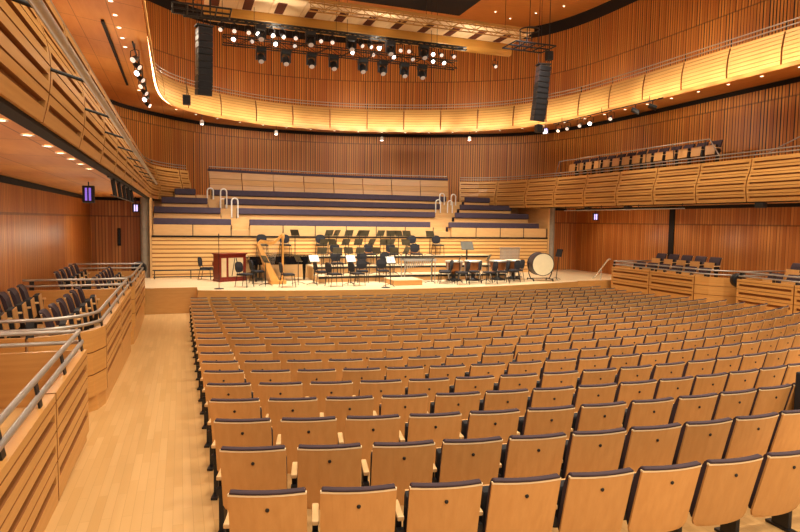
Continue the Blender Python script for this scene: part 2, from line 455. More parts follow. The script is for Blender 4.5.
# ------------------------------------------------------------------ auditorium seat prototype (origin on the floor, facing +Y)
def seat_parts(tilt=.15):
    w = .514
    parts = []
    # back shell, slightly curved in plan and reclined; rounded lower corners
    cols = 7; rows_ = [(.24, .05), (.262, .018), (.30, .0), (.5, 0.), (.795, 0.)]
    def pt(u, z, o):
        y = .03-(z-.24)*.26+.03*(1-(2*u-1)**2)*-1+o
        return y
    sh = MB()
    fr, bk = [], []
    for z, ins in rows_:
        L1, L2 = [], []
        for k in range(cols):
            u = k/(cols-1); x = (-w/2+ins)+(w-2*ins)*u
            L1.append((x, pt(u, z, 0), z)); L2.append((x, pt(u, z, .018), z))
        fr.append(L1); bk.append(L2)
    loops = [a+b[::-1] for a, b in zip(fr, bk)]
    n = 2*cols
    vs = [p for L in loops for p in L]; fs = []
    for i in range(len(loops)-1):
        for k in range(n): fs.append((i*n+k, i*n+(k+1) % n, (i+1)*n+(k+1) % n, (i+1)*n+k))
    fs.append(tuple(range(n-1, -1, -1)))
    sh.add(vs, fs, 0, smooth=False)
    top = len(loops)-1
    # pale ply edge: thin band wrapping the top
    tl = [(x, y-.004, z) for x, y, z in fr[top]]+[(x, y+.004, z) for x, y, z in bk[top][::-1]]
    tl2 = [(x, y, z+.014) for x, y, z in tl]
    eg = MB(); eg.loft([tl, tl2])
    parts.append(('backrest', sh, ['seatwood'])); parts.append(('ply_edge', eg, ['plyedge']))
    cu = MB()
    loops = []
    for z, o0, o1, ins in ((.30, .022, .06, .03), (.36, .022, .085, .015), (.72, .022, .085, .01), (.804, .018, .06, .01), (.81, -.004, .052, .008), (.824, -.004, .046, .012), (.83, .006, .04, .02)):
        L = []
        for k in range(cols):
            u = k/(cols-1); L.append(((-w/2+ins)+(w-2*ins)*u, pt(u, z, o0), z))
        for k in range(cols-1, -1, -1):
            u = k/(cols-1); L.append(((-w/2+ins)+(w-2*ins)*u, pt(u, z, o1), z))
        loops.append(L)
    cu.loft(loops); parts.append(('back_cushion', cu, ['purple']))
    bo = MB(); Mx = Matrix.Rotation(PI/2, 3, 'X')
    bo.lathe([(.014, 0), (.014, .006), (.008, .009)], (0, pt(.5, .695, -.001), .695), 10, M_=Mx)
    parts.append(('bolt_cap', bo, ['black']))
    sp_ = MB(); sp_.box((0, .19, .46), (.48, .10, .36), rx=.12, bev=.03); parts.append(('seat_cushion', sp_, ['blackfab']))
    pn = MB(); pn.box((0, .252, .46), (.46, .018, .35), rx=.12, bev=.004); parts.append(('seat_pan', pn, ['seatwood']))
    return parts
def arm_parts(x):
    am = MB(); am.box((x, .17, .515), (.05, .28, .034), bev=.01)
    su = MB(); su.box((x, .19, .255), (.042, .16, .49), bev=.006); su.box((x, .17, .012), (.06, .30, .022)); su.box((x, .06, .40), (.05, .05, .06))
    return [('armrest', am, ['armwood']), ('arm_support', su, ['black'])]
def make_seat(label, both=False):
    t = thing('auditorium_seat', label, 'seat')
    ps = seat_parts()+arm_parts(-.290)
    for n_, mb, ms in ps: mb.build(n_, [M[q] for q in ms], t)
    if both:
        for n_, mb, ms in arm_parts(.290): mb.build(n_, [M[q] for q in ms], t)
    return t
SEAT = make_seat('seat'); SEAT2 = make_seat('seat', True)
for o in [SEAT, SEAT2]:
    for c in o.children:
        if c.name.startswith('armrest'): c['label'] = 'pale wooden armrest'
P1, P2 = Placer(SEAT), Placer(SEAT2)
allseats = []
for i in range(20):
    R, a, c = rowgeo(i)
    t = math.asin((XL-a)/R)+PITCH/2/R
    k = 0
    while True:
        x = a+R*math.sin(t); y = c-R*math.cos(t)
        if x > XR: break
        last = a+R*math.sin(t+PITCH2/R) > XR
        allseats.append((i, k, x, y, ZF[i], t, last)); t += (PITCH if k < 2+(0, 0, 6, 2, 9, 4, 7)[i % 7] else PITCH2)/R; k += 1
vis = []
for s in allseats:
    q = inframe((s[2], s[3], s[4]+.7), 45)
    if q: vis.append((q[2], s))
vis.sort(key=lambda e: e[0])
for n, (dp, (i, k, x, y, z, t, last)) in enumerate(vis[:300]):
    r = 'nearest row' if i == 0 else nth(i+1)+' row from the camera'
    lab = f'wooden folding seat, {nth(k+1)} from the left aisle in the {r}'
    (P2 if last else P1)((x, y, z), t, lab, 'wooden auditorium seats in curved rows')
mb = MB()
base = seat_parts()+arm_parts(-.290)
ml = ['seatwood', 'plyedge', 'purple', 'black', 'blackfab', 'armwood']
for dp, (i, k, x, y, z, t, last) in vis[300:]:
    Rm = Matrix.Translation((x, y, z)) @ Matrix.Rotation(t, 4, 'Z')
    for n_, pm, ms in base:
        if n_ in ('bolt_cap', 'seat_pan'): continue
        mb.add([Rm @ Vector(p) for p in pm.v], pm.f, ml.index(ms[0]))
tag(mb.build('auditorium_seats', [M[q] for q in ml]), 'far rows of small wooden auditorium seats running up to the stage front', 'seats', None, 'stuff')

# ------------------------------------------------------------------ walls
F3 = Path([(-1.0, 2), (-1.0, 14), (-1.0, 23), (-.95, 25), (-.78, 26.5), (-.41, 27.85), (.28, 28.95), (1.25, 29.91), (2.33, 30.64), (3.96, 31.4), (5.91, 31.78), (8.56, 31.6), (11.08, 30.85), (13.07, 29.9), (14.73, 28.66), (15.77, 27.4), (16.5, 25.8), (16.98, 24.0), (17.15, 22), (17.2, 19), (17.2, 10), (17.2, 2)])
WP = Path([(-3.4, 2), (-3.4, 14), (-3.4, 25), (-3.3, 27), (-2.9, 28.7), (-2.3, 30.1), (-1.26, 31.5), (0, 32.8), (1.3, 33.8), (3.7, 34.6), (6.3, 34.75), (9.2, 34.4), (12, 33.5), (14.6, 32.4), (16.7, 31.1), (18.0, 29.9), (18.9, 28.3), (19.4, 26.2), (19.57, 23.5), (19.6, 20), (19.6, 10), (19.6, 2)])
def wallmesh(pts, z0, z1, name, mat, u0=0.):
    mb = MB(); u = u0
    for i in range(len(pts)-1):
        a, b = pts[i], pts[i+1]; du = math.hypot(b[0]-a[0], b[1]-a[1])
        mb.add([(a[0], a[1], z0), (b[0], b[1], z0), (b[0], b[1], z1), (a[0], a[1], z1)], [(0, 1, 2, 3)], uvs=[[(u, z0), (u+du, z0), (u+du, z1), (u, z1)]])
        u += du
    return struct(mb.build(name, mat))
wallmesh([(p.x, p.y) for p in WP.p], 4.1, 13.5, 'wall_back', M['wall_upper'])
wallmesh([(-3.4, -1), (-3.4, 13.2)], 0, 4.15, 'wall_left', M['wall_lower'])
wallmesh([(-3.4, 13.2), (-3.4, 27.5)], 0, 4.15, 'wall_left_far', M['wall_lower'], 31.)
wallmesh([(-3.4, 27.5), (-1.0, 27.5)], .85, 4.15, 'wall_stage_left', M['wall_lower'], 50.)
wallmesh([(17.3, 27.2), (19.6, 26.9)], .85, 4.15, 'wall_stage_right', M['wall_lower'], 61.)
wallmesh([(19.6, 26.9), (19.6, 20.25)], 0, 4.15, 'wall_right_far', M['wall_lower'], 70.)
wallmesh([(19.6, 20.25), (19.6, 2)], 0, 4.15, 'wall_right', M['wall_lower'], 85.)
mb = MB(); mb.box((19.57, 20.28, 2.2), (.05, .28, 4.0)); struct(mb.build('trim_1', M['darkgap']))
mb = MB(); mb.box((-3.38, 13.2, 2.1), (.04, .06, 4.0)); struct(mb.build('trim_2', M['darkgap']))
mb = MB(); mb.box((-3.37, 13.3, 4.04), (.05, 28.4, .13)); mb.box((-2.2, 27.47, 4.06), (2.4, .05, .13)); struct(mb.build('trim_3', M['darkgap']))
mb = MB(); mb.box((19.57, 14., 4.05), (.05, 26, .12)); mb.box((18.5, 27., 4.05), (2.4, .05, .12)); struct(mb.build('trim_4', M['darkgap']))
def band(o0, z0, z1, name):
    mb = MB(); n = 120
    a = [WP.off(WP.L*i/n, o0, z0) for i in range(n+1)]; b = [WP.off(WP.L*i/n, o0, z1) for i in range(n+1)]
    mb.add(a+b, [(i, i+1, n+1+i+1, n+1+i) for i in range(n)]); return struct(mb.build(name, M['darkgap']))
mb = MB(); mb.box((-1.72, 20.6, 8.085), (.07, 7.6, .05)); struct(mb.build('trim_9', M['darkgap']))
band(.04, 13.4, 14.0, 'trim_5'); band(.04, 8.16, 8.34, 'trim_6')
# door pull slot on the left stage wall
t = thing('door_handle', 'tall dark vertical door pull on the wall left of the stage', 'door handle', (-2.35, 27.47, 2.5))
MB().box((0, -.03, 0), (.07, .05, .62), bev=.012).build('pull_bar', M['black'], t)
MB().box((0, 0, 0), (.13, .03, .72)).build('back_plate', M['darkgap'], t)
# ceiling
mb = MB(); mb.box((8.1, 26., 14.05), (24.5, 20., .1)); struct(mb.build('ceiling', M['ceil']))
mb = MB(); mb.box((10.2, 27.2, 13.97), (7.0, 4.2, .06)); struct(mb.build('ceiling_dark_sheet', M['darkgap']))  # flat black sheet standing for the dark opening in the ceiling
# columns
for k, (x, y) in enumerate(((-1.28, 26.4), (17.62, 26.3))):
    mb = MB(); mb.lathe([(.2, .9), (.2, 4.15)], (x, y, 0), 20)
    struct(mb.build('column_left' if k == 0 else 'column_right', M['concrete']))

# ------------------------------------------------------------------ stage and choir terrace
fx = lambda x: 46.3-math.sqrt(26.1**2-(x-8.1)**2)
mb = MB()
poly = [(-3.4, 27.5), (-3.4, 22.3), (.55, 22.3), (.55, fx(.55))]+[(x, fx(x)) for x in [.55+15.2*i/30 for i in range(1, 31)]]+[(15.8, 21.55), (19.6, 21.55), (19.6, 27.5)]
poly = poly[::-1]
n = len(poly)
mb.add([(x, y, .9) for x, y in poly], [tuple(range(n))], 0)
for i in range(n):
    a, b = poly[i], poly[(i+1) % n]
    mb.add([(a[0], a[1], -.05), (b[0], b[1], -.05), (b[0], b[1], .9), (a[0], a[1], .9)], [(0, 1, 2, 3)], 1)
struct(fixn(mb.build('floor_stage', [M['stage'], M['stagefront']])))
# risers on the stage
for k, (x0, x1, y0, z) in enumerate(((5.0, 13.2, 23.1, 1.15), (5.0, 13.4, 24.1, 1.45), (2.4, 13.6, 25.15, 1.8))):
    t = thing('stage_riser', ['lowest curved wooden stage riser below the music stands', 'middle wooden stage riser behind the lower one', 'highest wooden stage riser against the slatted choir wall'][k], 'riser', (0, 0, 0), 0, 'wooden stage risers')
    yb = (24.08, 25.13, 25.98)[k]
    cv = lambda x: -.018*(x-9)**2*(.6 if k < 2 else 0)
    xs = [x0+(x1-x0)*i/12 for i in range(13)]
    pf = [(x, y0+cv(x)) for x in xs]; pb = [(x, (yb+(-.018*(x-9)**2*.6 if k == 0 else (0 if k else 0)))) for x in xs[::-1]]
    mb = MB(); mb.prism(pf+pb, z-.06, z); fixn(mb.build('deck', M['stage'], t))
    mb = MB(); mb.prism([(x, y+.05) for x, y in pf]+pb, .9, z-.06); fixn(mb.build('front_panel', M['choirpanel'], t))
    mb = MB()
    L = [[(x, y-.02, z-.10), (x, y-.001, z-.10), (x, y-.001, z-.02), (x, y-.02, z-.02)] for x, y in pf]
    mb.loft(L); fixn(mb.build('edge_trim', M['black'], t))
mb = MB(); mb.box((8.1, 26.06, 1.72), (18.3, .12, 1.64)); struct(mb.build('wall_choir', M['choirwall']))
mb = MB(); mb.box((8.1, 26.02, 2.575), (18.3, .1, .07)); struct(mb.build('trim_8', M['darkgap']))
for k, x in enumerate((-1.08, 17.32)):
    mb = MB(); mb.box((x, 29.6, 2.5), (.08, 7.2, 3.2)); struct(mb.build(['wall_choir_left', 'wall_choir_right'][k], M['choirpanel']))
# choir tiers: stepped floors
TY = [26.15, 27.05, 27.95, 28.85]; TZ = [2.85, 3.33, 3.76, 4.18]
BACK = [.0]
mb = MB()
for k in range(4):
    y1 = TY[k+1] if k < 3 else 33.
    mb.box((8.1, (TY[k]+y1)/2+.3, (TZ[k]-.02)/2+1.1), (18.3, y1-TY[k]+.6, TZ[k]-2.18))
struct(mb.build('floor_choir', M['choirpanel']))
# radial stairs with pale treads
LA = [(2.06, 2.75), (1.68, 2.3), (1.19, 1.86), (.71, 1.36)]; RA = [(11.07, 11.99), (11.69, 12.71), (12.35, 13.4), (13.07, 14.1)]
for side, A in (('left', LA), ('right', RA)):
    t = thing('choir_stair', f'pale wooden stair climbing between the bench blocks, {side} side', 'stairs', (0, 0, 0), 0, 'stairs through the choir benches')
    for k in range(4):
        for h in (0, 1):
            x0, x1 = A[k]; z = TZ[k]+.22*h-.22
            mb = MB(); mb.box(((x0+x1)/2, TY[k]+.25+.42*h, z-.1+.2), (x1-x0-.06, .42, .2)); mb.build('step', M['choirpanel'], t)
# modesty panels in front of the first bench
mb = MB()
for side, x0, x1, wd in (('left', -1.0, 2.0, 'on the left'), ('center', 2.75, 11.07, 'across the middle'), ('right', 11.99, 17.2, 'on the right')):
    t = thing('bench_front', f'pale jointed wooden panel below the lowest choir bench, {wd}', 'panel', (0, 0, 0), 0, 'panels fronting the choir terrace')
    n = max(2, round((x1-x0)/1.3))
    for q in range(n):
        a = x0+(x1-x0)*q/n; b = x0+(x1-x0)*(q+1)/n
        MB().box((b, 26.04, 2.83), (.03, .05, .44)).build('joint_strip', M['black'], t)  # black strip painted in for the shadow gap between boards
        MB().box(((a+b)/2, 26.06, 2.83), (b-a-.03, .06, .44), bev=.006).build('panel_board', M['choirpanel'], t)
# benches
rowname = ['lowest', 'second', 'third', 'highest']
secs = {'left': [(-1.0, 2.03), (-1.0, 1.66), (-.72, 1.17), (-.2, .69)], 'middle': [(2.77, 11.05), (2.33, 11.67), (1.88, 12.33), (1.38, 13.05)], 'right': [(12.0, 16.95), (12.73, 16.9), (13.42, 16.4), (14.12, 15.6)]}
for sec, rows in secs.items():
    for k, (x0, x1) in enumerate(rows):
        y = TY[k]; z = TZ[k]
        t = thing('choir_bench', f'long dark violet upholstered choir bench, {rowname[k]} tier of the {sec} block', 'bench', ((x0+x1)/2, y, z), 0, 'upholstered choir benches')
        w = x1-x0
        MB().box((0, .20, .32), (w, .10, .26), rx=-.12, bev=.03).build('backrest', M['benchfab'], t)
        MB().box((0, .42, .16), (w-.04, .36, .12), bev=.03).build('seat', M['benchfab'], t)
        MB().box((0, .26, .08), (w-.02, .05, .18)).build('back_panel', M['choirpanel'], t)
        mb = MB(); n = max(2, int(w/1.1))
        for q in range(n+1): mb.box((-w/2+.03+(w-.06)*q/n, .42, .05), (.04, .3, .12))
        mb.build('supports', M['black'], t)
# chrome hoop handrails
hoops = [(1.32, 28.9, 3.93), (1.84, 28.0, 3.87), (1.82, 28.2, 3.45), (2.24, 27.1, 3.45), (12.75, 28.9, 4.03), (12.15, 28.0, 3.66), (13.4, 28.9, 4.0), (12.8, 28.0, 3.63)]
for k, (x, y, z) in enumerate(hoops):
    t = thing('stair_handrail', f'chrome hoop handrail, {nth(k % 4+1)} on the {"left" if k < 4 else "right"} choir stair', 'handrail', (x, y, z), 0, 'chrome hoop handrails')
    pts = [(-.13, 0, -.1), (-.13, 0, .62)]+[(-.13*math.cos(a), 0, .62+.13*math.sin(a)) for a in [PI*i/8 for i in range(1, 8)]]+[(.13, 0, .62), (.13, 0, -.1)]
    MB().tube(pts, .03, 8).build('hoop', M['hoopsteel'], t)
    mb = MB(); mb.lathe([(.05, -.1), (.05, -.08)], (-.13, 0, 0), 10); mb.build('foot_plate', M['steel'], t)
    mb = MB(); mb.lathe([(.05, -.1), (.05, -.08)], (.13, 0, 0), 10); mb.build('foot_plate', M['steel'], t)

# ------------------------------------------------------------------ level-two balconies (left, choir parapet, right)
def base2(z):
    t = (z-4.1)/1.4
    return .10*math.sin(PI*min(1, t*1.25+.1))-.22*max(0, t-.45)**1.3-.02
def balcony2(path, d0, d1, step, label, side, wall_off, soffit=True, first=0., rails=True, pname='balcony', wallx=None, zs=(4.1, 5.5), S2=None, J2=None):
    S2 = [4.1+.14+.225*i for i in range(6)] if S2 is None else S2; J2 = [4.1+.25+.225*i for i in range(5)] if J2 is None else J2
    t = thing(pname, label, 'balcony')
    d = d0
    cuts = [d0]
    c = d0+(first or step)
    while c < d1-.3: cuts.append(c); c += step
    cuts.append(d1)
    for a, b in zip(cuts[:-1], cuts[1:]):
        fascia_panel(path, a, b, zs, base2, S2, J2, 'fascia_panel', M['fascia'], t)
    # backing and slab
    n = max(2, int((d1-d0)/.6))
    if soffit:
        mb = MB(); L = []
        for i in range(n+1):
            p = Vector(path.off(d0+(d1-d0)*i/n, -.03, 4.12))
            q = Vector((wallx, p.y, 4.12)) if wallx is not None else Vector(path.off(d0+(d1-d0)*i/n, -wall_off, 4.12))
            L.append([p, q, q+Vector((0, 0, .35)), p+Vector((0, 0, .35))])
        mb.loft(L); fixn(mb.build('soffit_slab', M['soffit'], t))
    mb = MB(); mb.loft([[path.off(d0+(d1-d0)*i/n, o, z) for o, z in ((-.16, 4.065), (-.02, 4.065), (-.02, 4.11), (-.16, 4.11))] for i in range(n+1)])
    fixn(mb.build('shadow_gap', M['darkgap'], t))
    mb = MB(); mb.loft([[path.off(d0+(d1-d0)*i/n, o, z) for o, z in ((-.30, 5.49), (-.15, 5.49), (-.15, 5.52), (-.30, 5.52))] for i in range(n+1)])
    fixn(mb.build('top_cap', M['fascia'], t))
    if rails:
        for z, o in ((5.62, -.22), (5.74, -.26)):
            MB().tube(path.rail(d0+.05, d1-.05, o, z), .022, 6).build('handrail', M['steel'], t)
        for c in cuts:
            c = min(max(c, d0+.06), d1-.06)
            MB().tube([path.off(c, -.2, 5.5), path.off(c, -.27, 5.76)], .016, 6).build('rail_post', M['black'], t)
    return t, cuts
PL = Path([(-1.1, 2), (-1.1, 12), (-1.1, 22), (-1.1, 25), (-1.0, 27.2), (-.62, 28.6), (-.1, 29.5), (.5, 30.1)])
bl, cutsL = balcony2(PL, 0, PL.L, 2.0, 'long left balcony with slatted timber front and metal pipe brackets', 'L', 2.3, wallx=-3.4)
# lighting pipe on brackets in front of the left balcony
t = thing('lighting_pipe', 'grey lighting pipe held on black bracket rods along the left balcony front', 'pipe')
ys = [4, 6, 8, 10, 12, 14, 16, 18, 20, 22]
MB().tube([(-.72, 3, 4.46), (-.72, 12, 4.46), (-.72, 22.3, 4.46)], .034, 8).build('pipe', M['steel'], t)
for y in ys: MB().tube([(-1.03, y, 4.555), (-.70, y, 4.46)], .016, 6).build('bracket_rod', M['black'], t)
PC = Path([(1.32, 29.75), (4.2, 30.25), (7.4, 30.45), (10.6, 30.25), (13.5, 29.75)])
bc, _ = balcony2(PC, 0, PC.L, PC.L/8, 'long slatted timber parapet behind the middle choir benches', 'C', 2, soffit=False, pname='choir_parapet', S2=[], J2=[4.62, 4.9, 5.18])
mb = MB(); mb.loft([[PC.off(PC.L*i/12, o, z) for o, z in ((-.34, 5.52), (-.12, 5.52), (-.12, 5.63), (-.34, 5.63))] for i in range(13)])
fixn(mb.build('padded_rail', M['benchfab'], bc))
PR = Path([(14.3, 30.1), (15.3, 29.7), (16.1, 28.6), (16.6, 26.9), (16.95, 24.8), (17.15, 22.5), (17.25, 20), (17.3, 18), (17.3, 15), (17.3, 9), (17.3, 3)])
br, cutsR = balcony2(PR, 0, PR.L, 2.05, 'long right balcony with bulging slatted timber front above the boxes', 'R', 2.3, wallx=19.6)

# ------------------------------------------------------------------ level-three balcony (warm lit, wraps the far end)
def base3(z):
    t = (z-8.0)/1.25
    return .07*math.sin(PI*t)-.09*t
t3 = thing('upper_balcony', 'glowing curved upper balcony wrapping around the far end of the hall', 'balcony')
cuts = [0.]
while cuts[-1] < F3.L-1.2: cuts.append(cuts[-1]+F3.L/round(F3.L/1.95))
cuts[-1] = F3.L
J3 = [8.08+.13*i for i in range(9)]
for a, b in zip(cuts[:-1], cuts[1:]):
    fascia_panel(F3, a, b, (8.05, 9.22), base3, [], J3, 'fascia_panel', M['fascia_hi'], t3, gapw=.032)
n = 150
mb = MB(); L = []
# soffit from lip to wall, matched by parameter
NP = len(F3.p)
L = []
for i in range(0, NP):
    a = F3.p[i]; w = WP.p[i]; dirn = (a-w).normalized()
    e = a+dirn*.28
    L.append([(e.x, e.y, 8.0), (w.x, w.y, 8.35), (w.x, w.y, 8.6), (e.x, e.y, 8.03)])
mb.loft(L); fixn(mb.build('soffit_slab', M['soffit'], t3))
mb = MB(); mb.loft([[F3.off(F3.L*i/n, o, z) for o, z in ((.30, 8.0), (.335, 8.0), (.335, 8.12), (.30, 8.12))] for i in range(n+1)])
fixn(mb.build('lip', M['fascia'], t3))
mb = MB(); mb.loft([[F3.off(F3.L*i/n, o, z) for o, z in ((.20, 8.04), (.26, 8.04), (.26, 8.07), (.20, 8.07))] for i in range(n+1)])
o = fixn(mb.build('added_glow_strip', M['strip'], t3)); o['label'] = 'added warm glowing strip hidden behind the lip'  # emissive strip added to light the fascia from below
mb = MB(); mb.loft([[F3.off(F3.L*i/n, o, z) for o, z in ((-.36, 9.2), (-.09, 9.2), (-.09, 9.24), (-.36, 9.24))] for i in range(n+1)])
fixn(mb.build('top_cap', M['fascia'], t3))
for z in (9.36, 9.5): MB().tube(F3.rail(.1, F3.L-.1, -.13, z), .02, 6).build('handrail', M['steel'], t3)
for c in cuts:
    c = min(max(c, .1), F3.L-.1)
    MB().tube([F3.off(c, -.13, 9.22), F3.off(c, -.13, 9.53)], .014, 6).build('rail_post', M['black'], t3)

# ------------------------------------------------------------------ recessed downlights
def make_downlight(label):
    t = thing('recessed_downlight', label, 'downlight')
    MB().lathe([(.065, -.004), (.065, -.012), (.045, -.012), (.045, -.002)], (0, 0, 0), 14, cap=False).build('rim', M['whitemetal'], t)
    MB().lathe([(.045, -.003), (.045, -.008)], (0, 0, 0), 14).build('lens', M['downglow'], t)
    return t
DL = Placer(make_downlight('x'))
for k, y in enumerate([5.3, 6.1, 7.1, 8.1, 8.9, 9.75, 10.6, 11.6]):
    DL((-1.43, y, 4.12), 0, f'small recessed downlight in the lower left soffit, {nth(k+1)} from the front', 'downlights under the lower left balcony')
def z3(x, y):  # soffit height near the fascia
    return 8.0
k = 0
for y in [15.2, 16.2, 17.2, 18.15, 19.05, 25.2]:
    f = (-.72+1.38)/(3.4-.72)
    k += 1
    DL((-1.38, y, 8.0+.35*f-.006), 0, f'small recessed downlight in the upper left soffit, {nth(k)} from the front', 'downlights under the upper balcony left side')
i0 = F3.find_y(28.6)
k = 0; d = i0
while d < F3.find_y(12.5, 'R'):
    p, nn, tt = F3.at(d)
    k += 1
    q = p-nn*.12
    DL((q.x, q.y, 8.05-.006), 0, f'small recessed downlight under the glowing upper balcony, {nth(k)} from its left end', 'downlights under the curved upper balcony')
    d += 1.25

for k, (x, y) in enumerate(((14.6, 31.0), (15.6, 30.0), (16.4, 28.8), (17.2, 27.6), (17.9, 26.2), (15.2, 28.2))):
    DL((x, y, 13.995), 0, f'small recessed downlight in the high ceiling at right, {nth(k+1)} from the far end', 'downlights in the high ceiling')
# ------------------------------------------------------------------ seating boxes along the side aisles
def base_box(z): return 0.
def make_box(side, y0, y1, ztop, zbot, zfloor, label, near=True, r=.9):
    """side=-1 left (front at X=-1.1), +1 right (front at X=17.3); near corner is rounded towards the camera"""
    t = thing('seating_box', label, 'seating box', (0, 0, 0), 0, 'timber seating boxes beside the stalls')
    Xf, Xw = (-1.1, -3.38) if side < 0 else (17.3, 19.58)
    arc = [(r*math.sin(a), r*(1-math.cos(a))) for a in [PI/2*i/8 for i in range(9)]]
    if side < 0:
        pts = [(Xw, y0)]+[(Xf-r+ax, y0+ay) for ax, ay in arc]+[(Xf, y1)] if near else [(Xf, y0), (Xf, y1)]
    else:
        pts = [(Xf, y1)]+[(Xf+r-ax, y0+ay) for ax, ay in arc[::-1]]+[(Xw, y0)] if near else [(Xf, y1), (Xf, y0)]
    P = Path(pts, 1)
    straight = y1-y0-(r if near else 0)
    arcl = r*PI/2; endl = abs(Xw-Xf)-r
    if not near: segs = [(0, straight)]; curve = []
    elif side < 0: segs = [(endl+arcl, endl+arcl+straight)]; curve = [(0, endl), (endl, endl+arcl)]
    else: segs = [(0, straight)]; curve = [(straight, straight+arcl), (straight+arcl, P.L)]
    hgt = ztop-zbot
    sl = [zbot+hgt*f for f in (.24, .52, .80)]; jt = [zbot+hgt*f for f in (.38, .66, .92)]
    for a, b in segs:
        m = max(1, round((b-a)/2.4))
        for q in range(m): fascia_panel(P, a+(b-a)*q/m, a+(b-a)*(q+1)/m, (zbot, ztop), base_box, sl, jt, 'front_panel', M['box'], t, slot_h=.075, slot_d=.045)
    for a, b in curve:
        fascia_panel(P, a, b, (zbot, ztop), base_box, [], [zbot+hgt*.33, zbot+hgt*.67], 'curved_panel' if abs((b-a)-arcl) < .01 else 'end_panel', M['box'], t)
    # plinth down to the raked floor and the box floor
    n = 20
    mb = MB(); L = []
    for i in range(n+1):
        d = P.L*i/n; p, nn, tt = P.at(d)
        zf = floorz(p.x+nn.x*.1, p.y)-.06
        L.append([P.off(d, -.09, zf), P.off(d, -.03, zf), P.off(d, -.03, zbot+.01), P.off(d, -.09, zbot+.01)])
    mb.loft(L); fixn(mb.build('plinth', M['box'], t))
    xa, xb = sorted((Xf-side*-.06*-1 if False else Xf+side*.10, Xw))
    ys_ = y0+(r+.05 if near else .1)
    MB().box(((xa+xb)/2, (ys_+y1)/2, zfloor-.05), (xb-xa, y1-ys_-.1, .1)).build('box_floor', M['floor'], t)
    MB().box(((xa+xb)/2, y1-.04, (ztop+zfloor)/2-.1), (xb-xa, .06, ztop-zfloor+.2)).build('far_panel', M['box'], t)
    # rails
    for z, o in ((ztop+.10, -.05), (ztop+.235, -.08)):
        rr = P.rail(.05, P.L-.03, o, z, .12)
        if side < 0: rr = rr+[(Xf-.18, y1-.06, z), (Xw+.05, y1-.06, z)]
        else: rr = [(Xw-.05, y1-.06, z), (Xf+.18, y1-.06, z)]+rr
        MB().tube(rr, .026, 8).build('handrail', M['steel'], t)
    m = max(2, int(P.L/1.2))
    for q in range(m+1):
        d = .1+(P.L-.2)*q/m
        a = P.off(d, -.04, ztop-.02); b = P.off(d, -.085, ztop+.25); p, nn, tt = P.at(d)
        mb = MB(); w = .05
        lo = [Vector(a)+Vector((tt.x, tt.y, 0))*w*s+Vector((nn.x, nn.y, 0))*.008*q_ for s, q_ in ((-1, -1), (1, -1), (1, 1), (-1, 1))]
        hi = [Vector(b)+Vector((tt.x, tt.y, 0))*w*s+Vector((nn.x, nn.y, 0))*.008*q_ for s, q_ in ((-1, -1), (1, -1), (1, 1), (-1, 1))]
        mb.loft([lo, hi]); fixn(mb.build('rail_post', M['black'], t))
    return t
make_box(-1, 2.2, 8.35, 1.66, .62, 1.0, 'nearest timber seating box on the left beside the aisle', near=False)
make_box(-1, 9.5, 15.7, 1.62, .62, .98, 'middle timber seating box on the left with rounded corner')
make_box(-1, 16.2, 21.7, 1.56, .5, .95, 'farthest timber seating box on the left next to the stage', r=.8)
make_box(1, 15.45, 21.2, 1.52, .58, .95, 'timber seating box on the right next to the stage', r=1.3)
make_box(1, 8.5, 15.0, 1.57, .62, .98, 'timber seating box cut by the right edge of the photo', r=.45)
SB = Placer(SEAT2) if False else None
def boxseat(x, y, z, rz, lab, grp): return dup(SEAT, (x, y, z), rz, lab, grp, 'seat')
# seats face the hall: +X on the left, -X on the right
for k in range(2): boxseat(-2.75, 4.3+.62*k, 1.0, -PI/2+.1, f'folded seat in the nearest left box, {nth(k+1)} from the camera', 'folding seats in the left boxes')
for k in range(5): boxseat(-2.85, 11.0+.66*k, 1.12, -PI/2+.1, f'folded seat, back row of middle left box, {nth(k+1)} from the near end', 'folding seats in the left boxes')
for k in range(6): boxseat(-1.95, 10.9+.7*k, .98, -PI/2+.1, f'folded seat, front row of middle left box, {nth(k+1)} from the near end', 'folding seats in the left boxes')
for k in range(5): boxseat(-2.85, 17.3+.72*k, 1.08, -PI/2+.1, f'folded seat, back row of far left box, {nth(k+1)} from the near end', 'folding seats in the left boxes')
for k in range(6): boxseat(-1.95, 17.0+.72*k, .95, -PI/2+.1, f'folded seat, front row of far left box, {nth(k+1)} from the near end', 'folding seats in the left boxes')
for k in range(5): boxseat(18.9, 17.4+.68*k, 1.3, PI/2, f'folded seat, back row of right box by stage, {nth(k+1)} from the near end', 'folding seats in the right boxes')
for k in range(6): boxseat(18.0, 17.0+.66*k, .95, PI/2, f'folded seat, front row of right box by stage, {nth(k+1)} from the near end', 'folding seats in the right boxes')
for k in range(4): boxseat(18.9, 14.1-.68*k, 1.3, PI/2, f'folded seat, back row of right edge box, {nth(k+1)} from the far end', 'folding seats in the right boxes')
for k in range(5): boxseat(18.0, 14.2-.66*k, .98, PI/2, f'folded seat, front row of right edge box, {nth(k+1)} from the far end', 'folding seats in the right boxes')
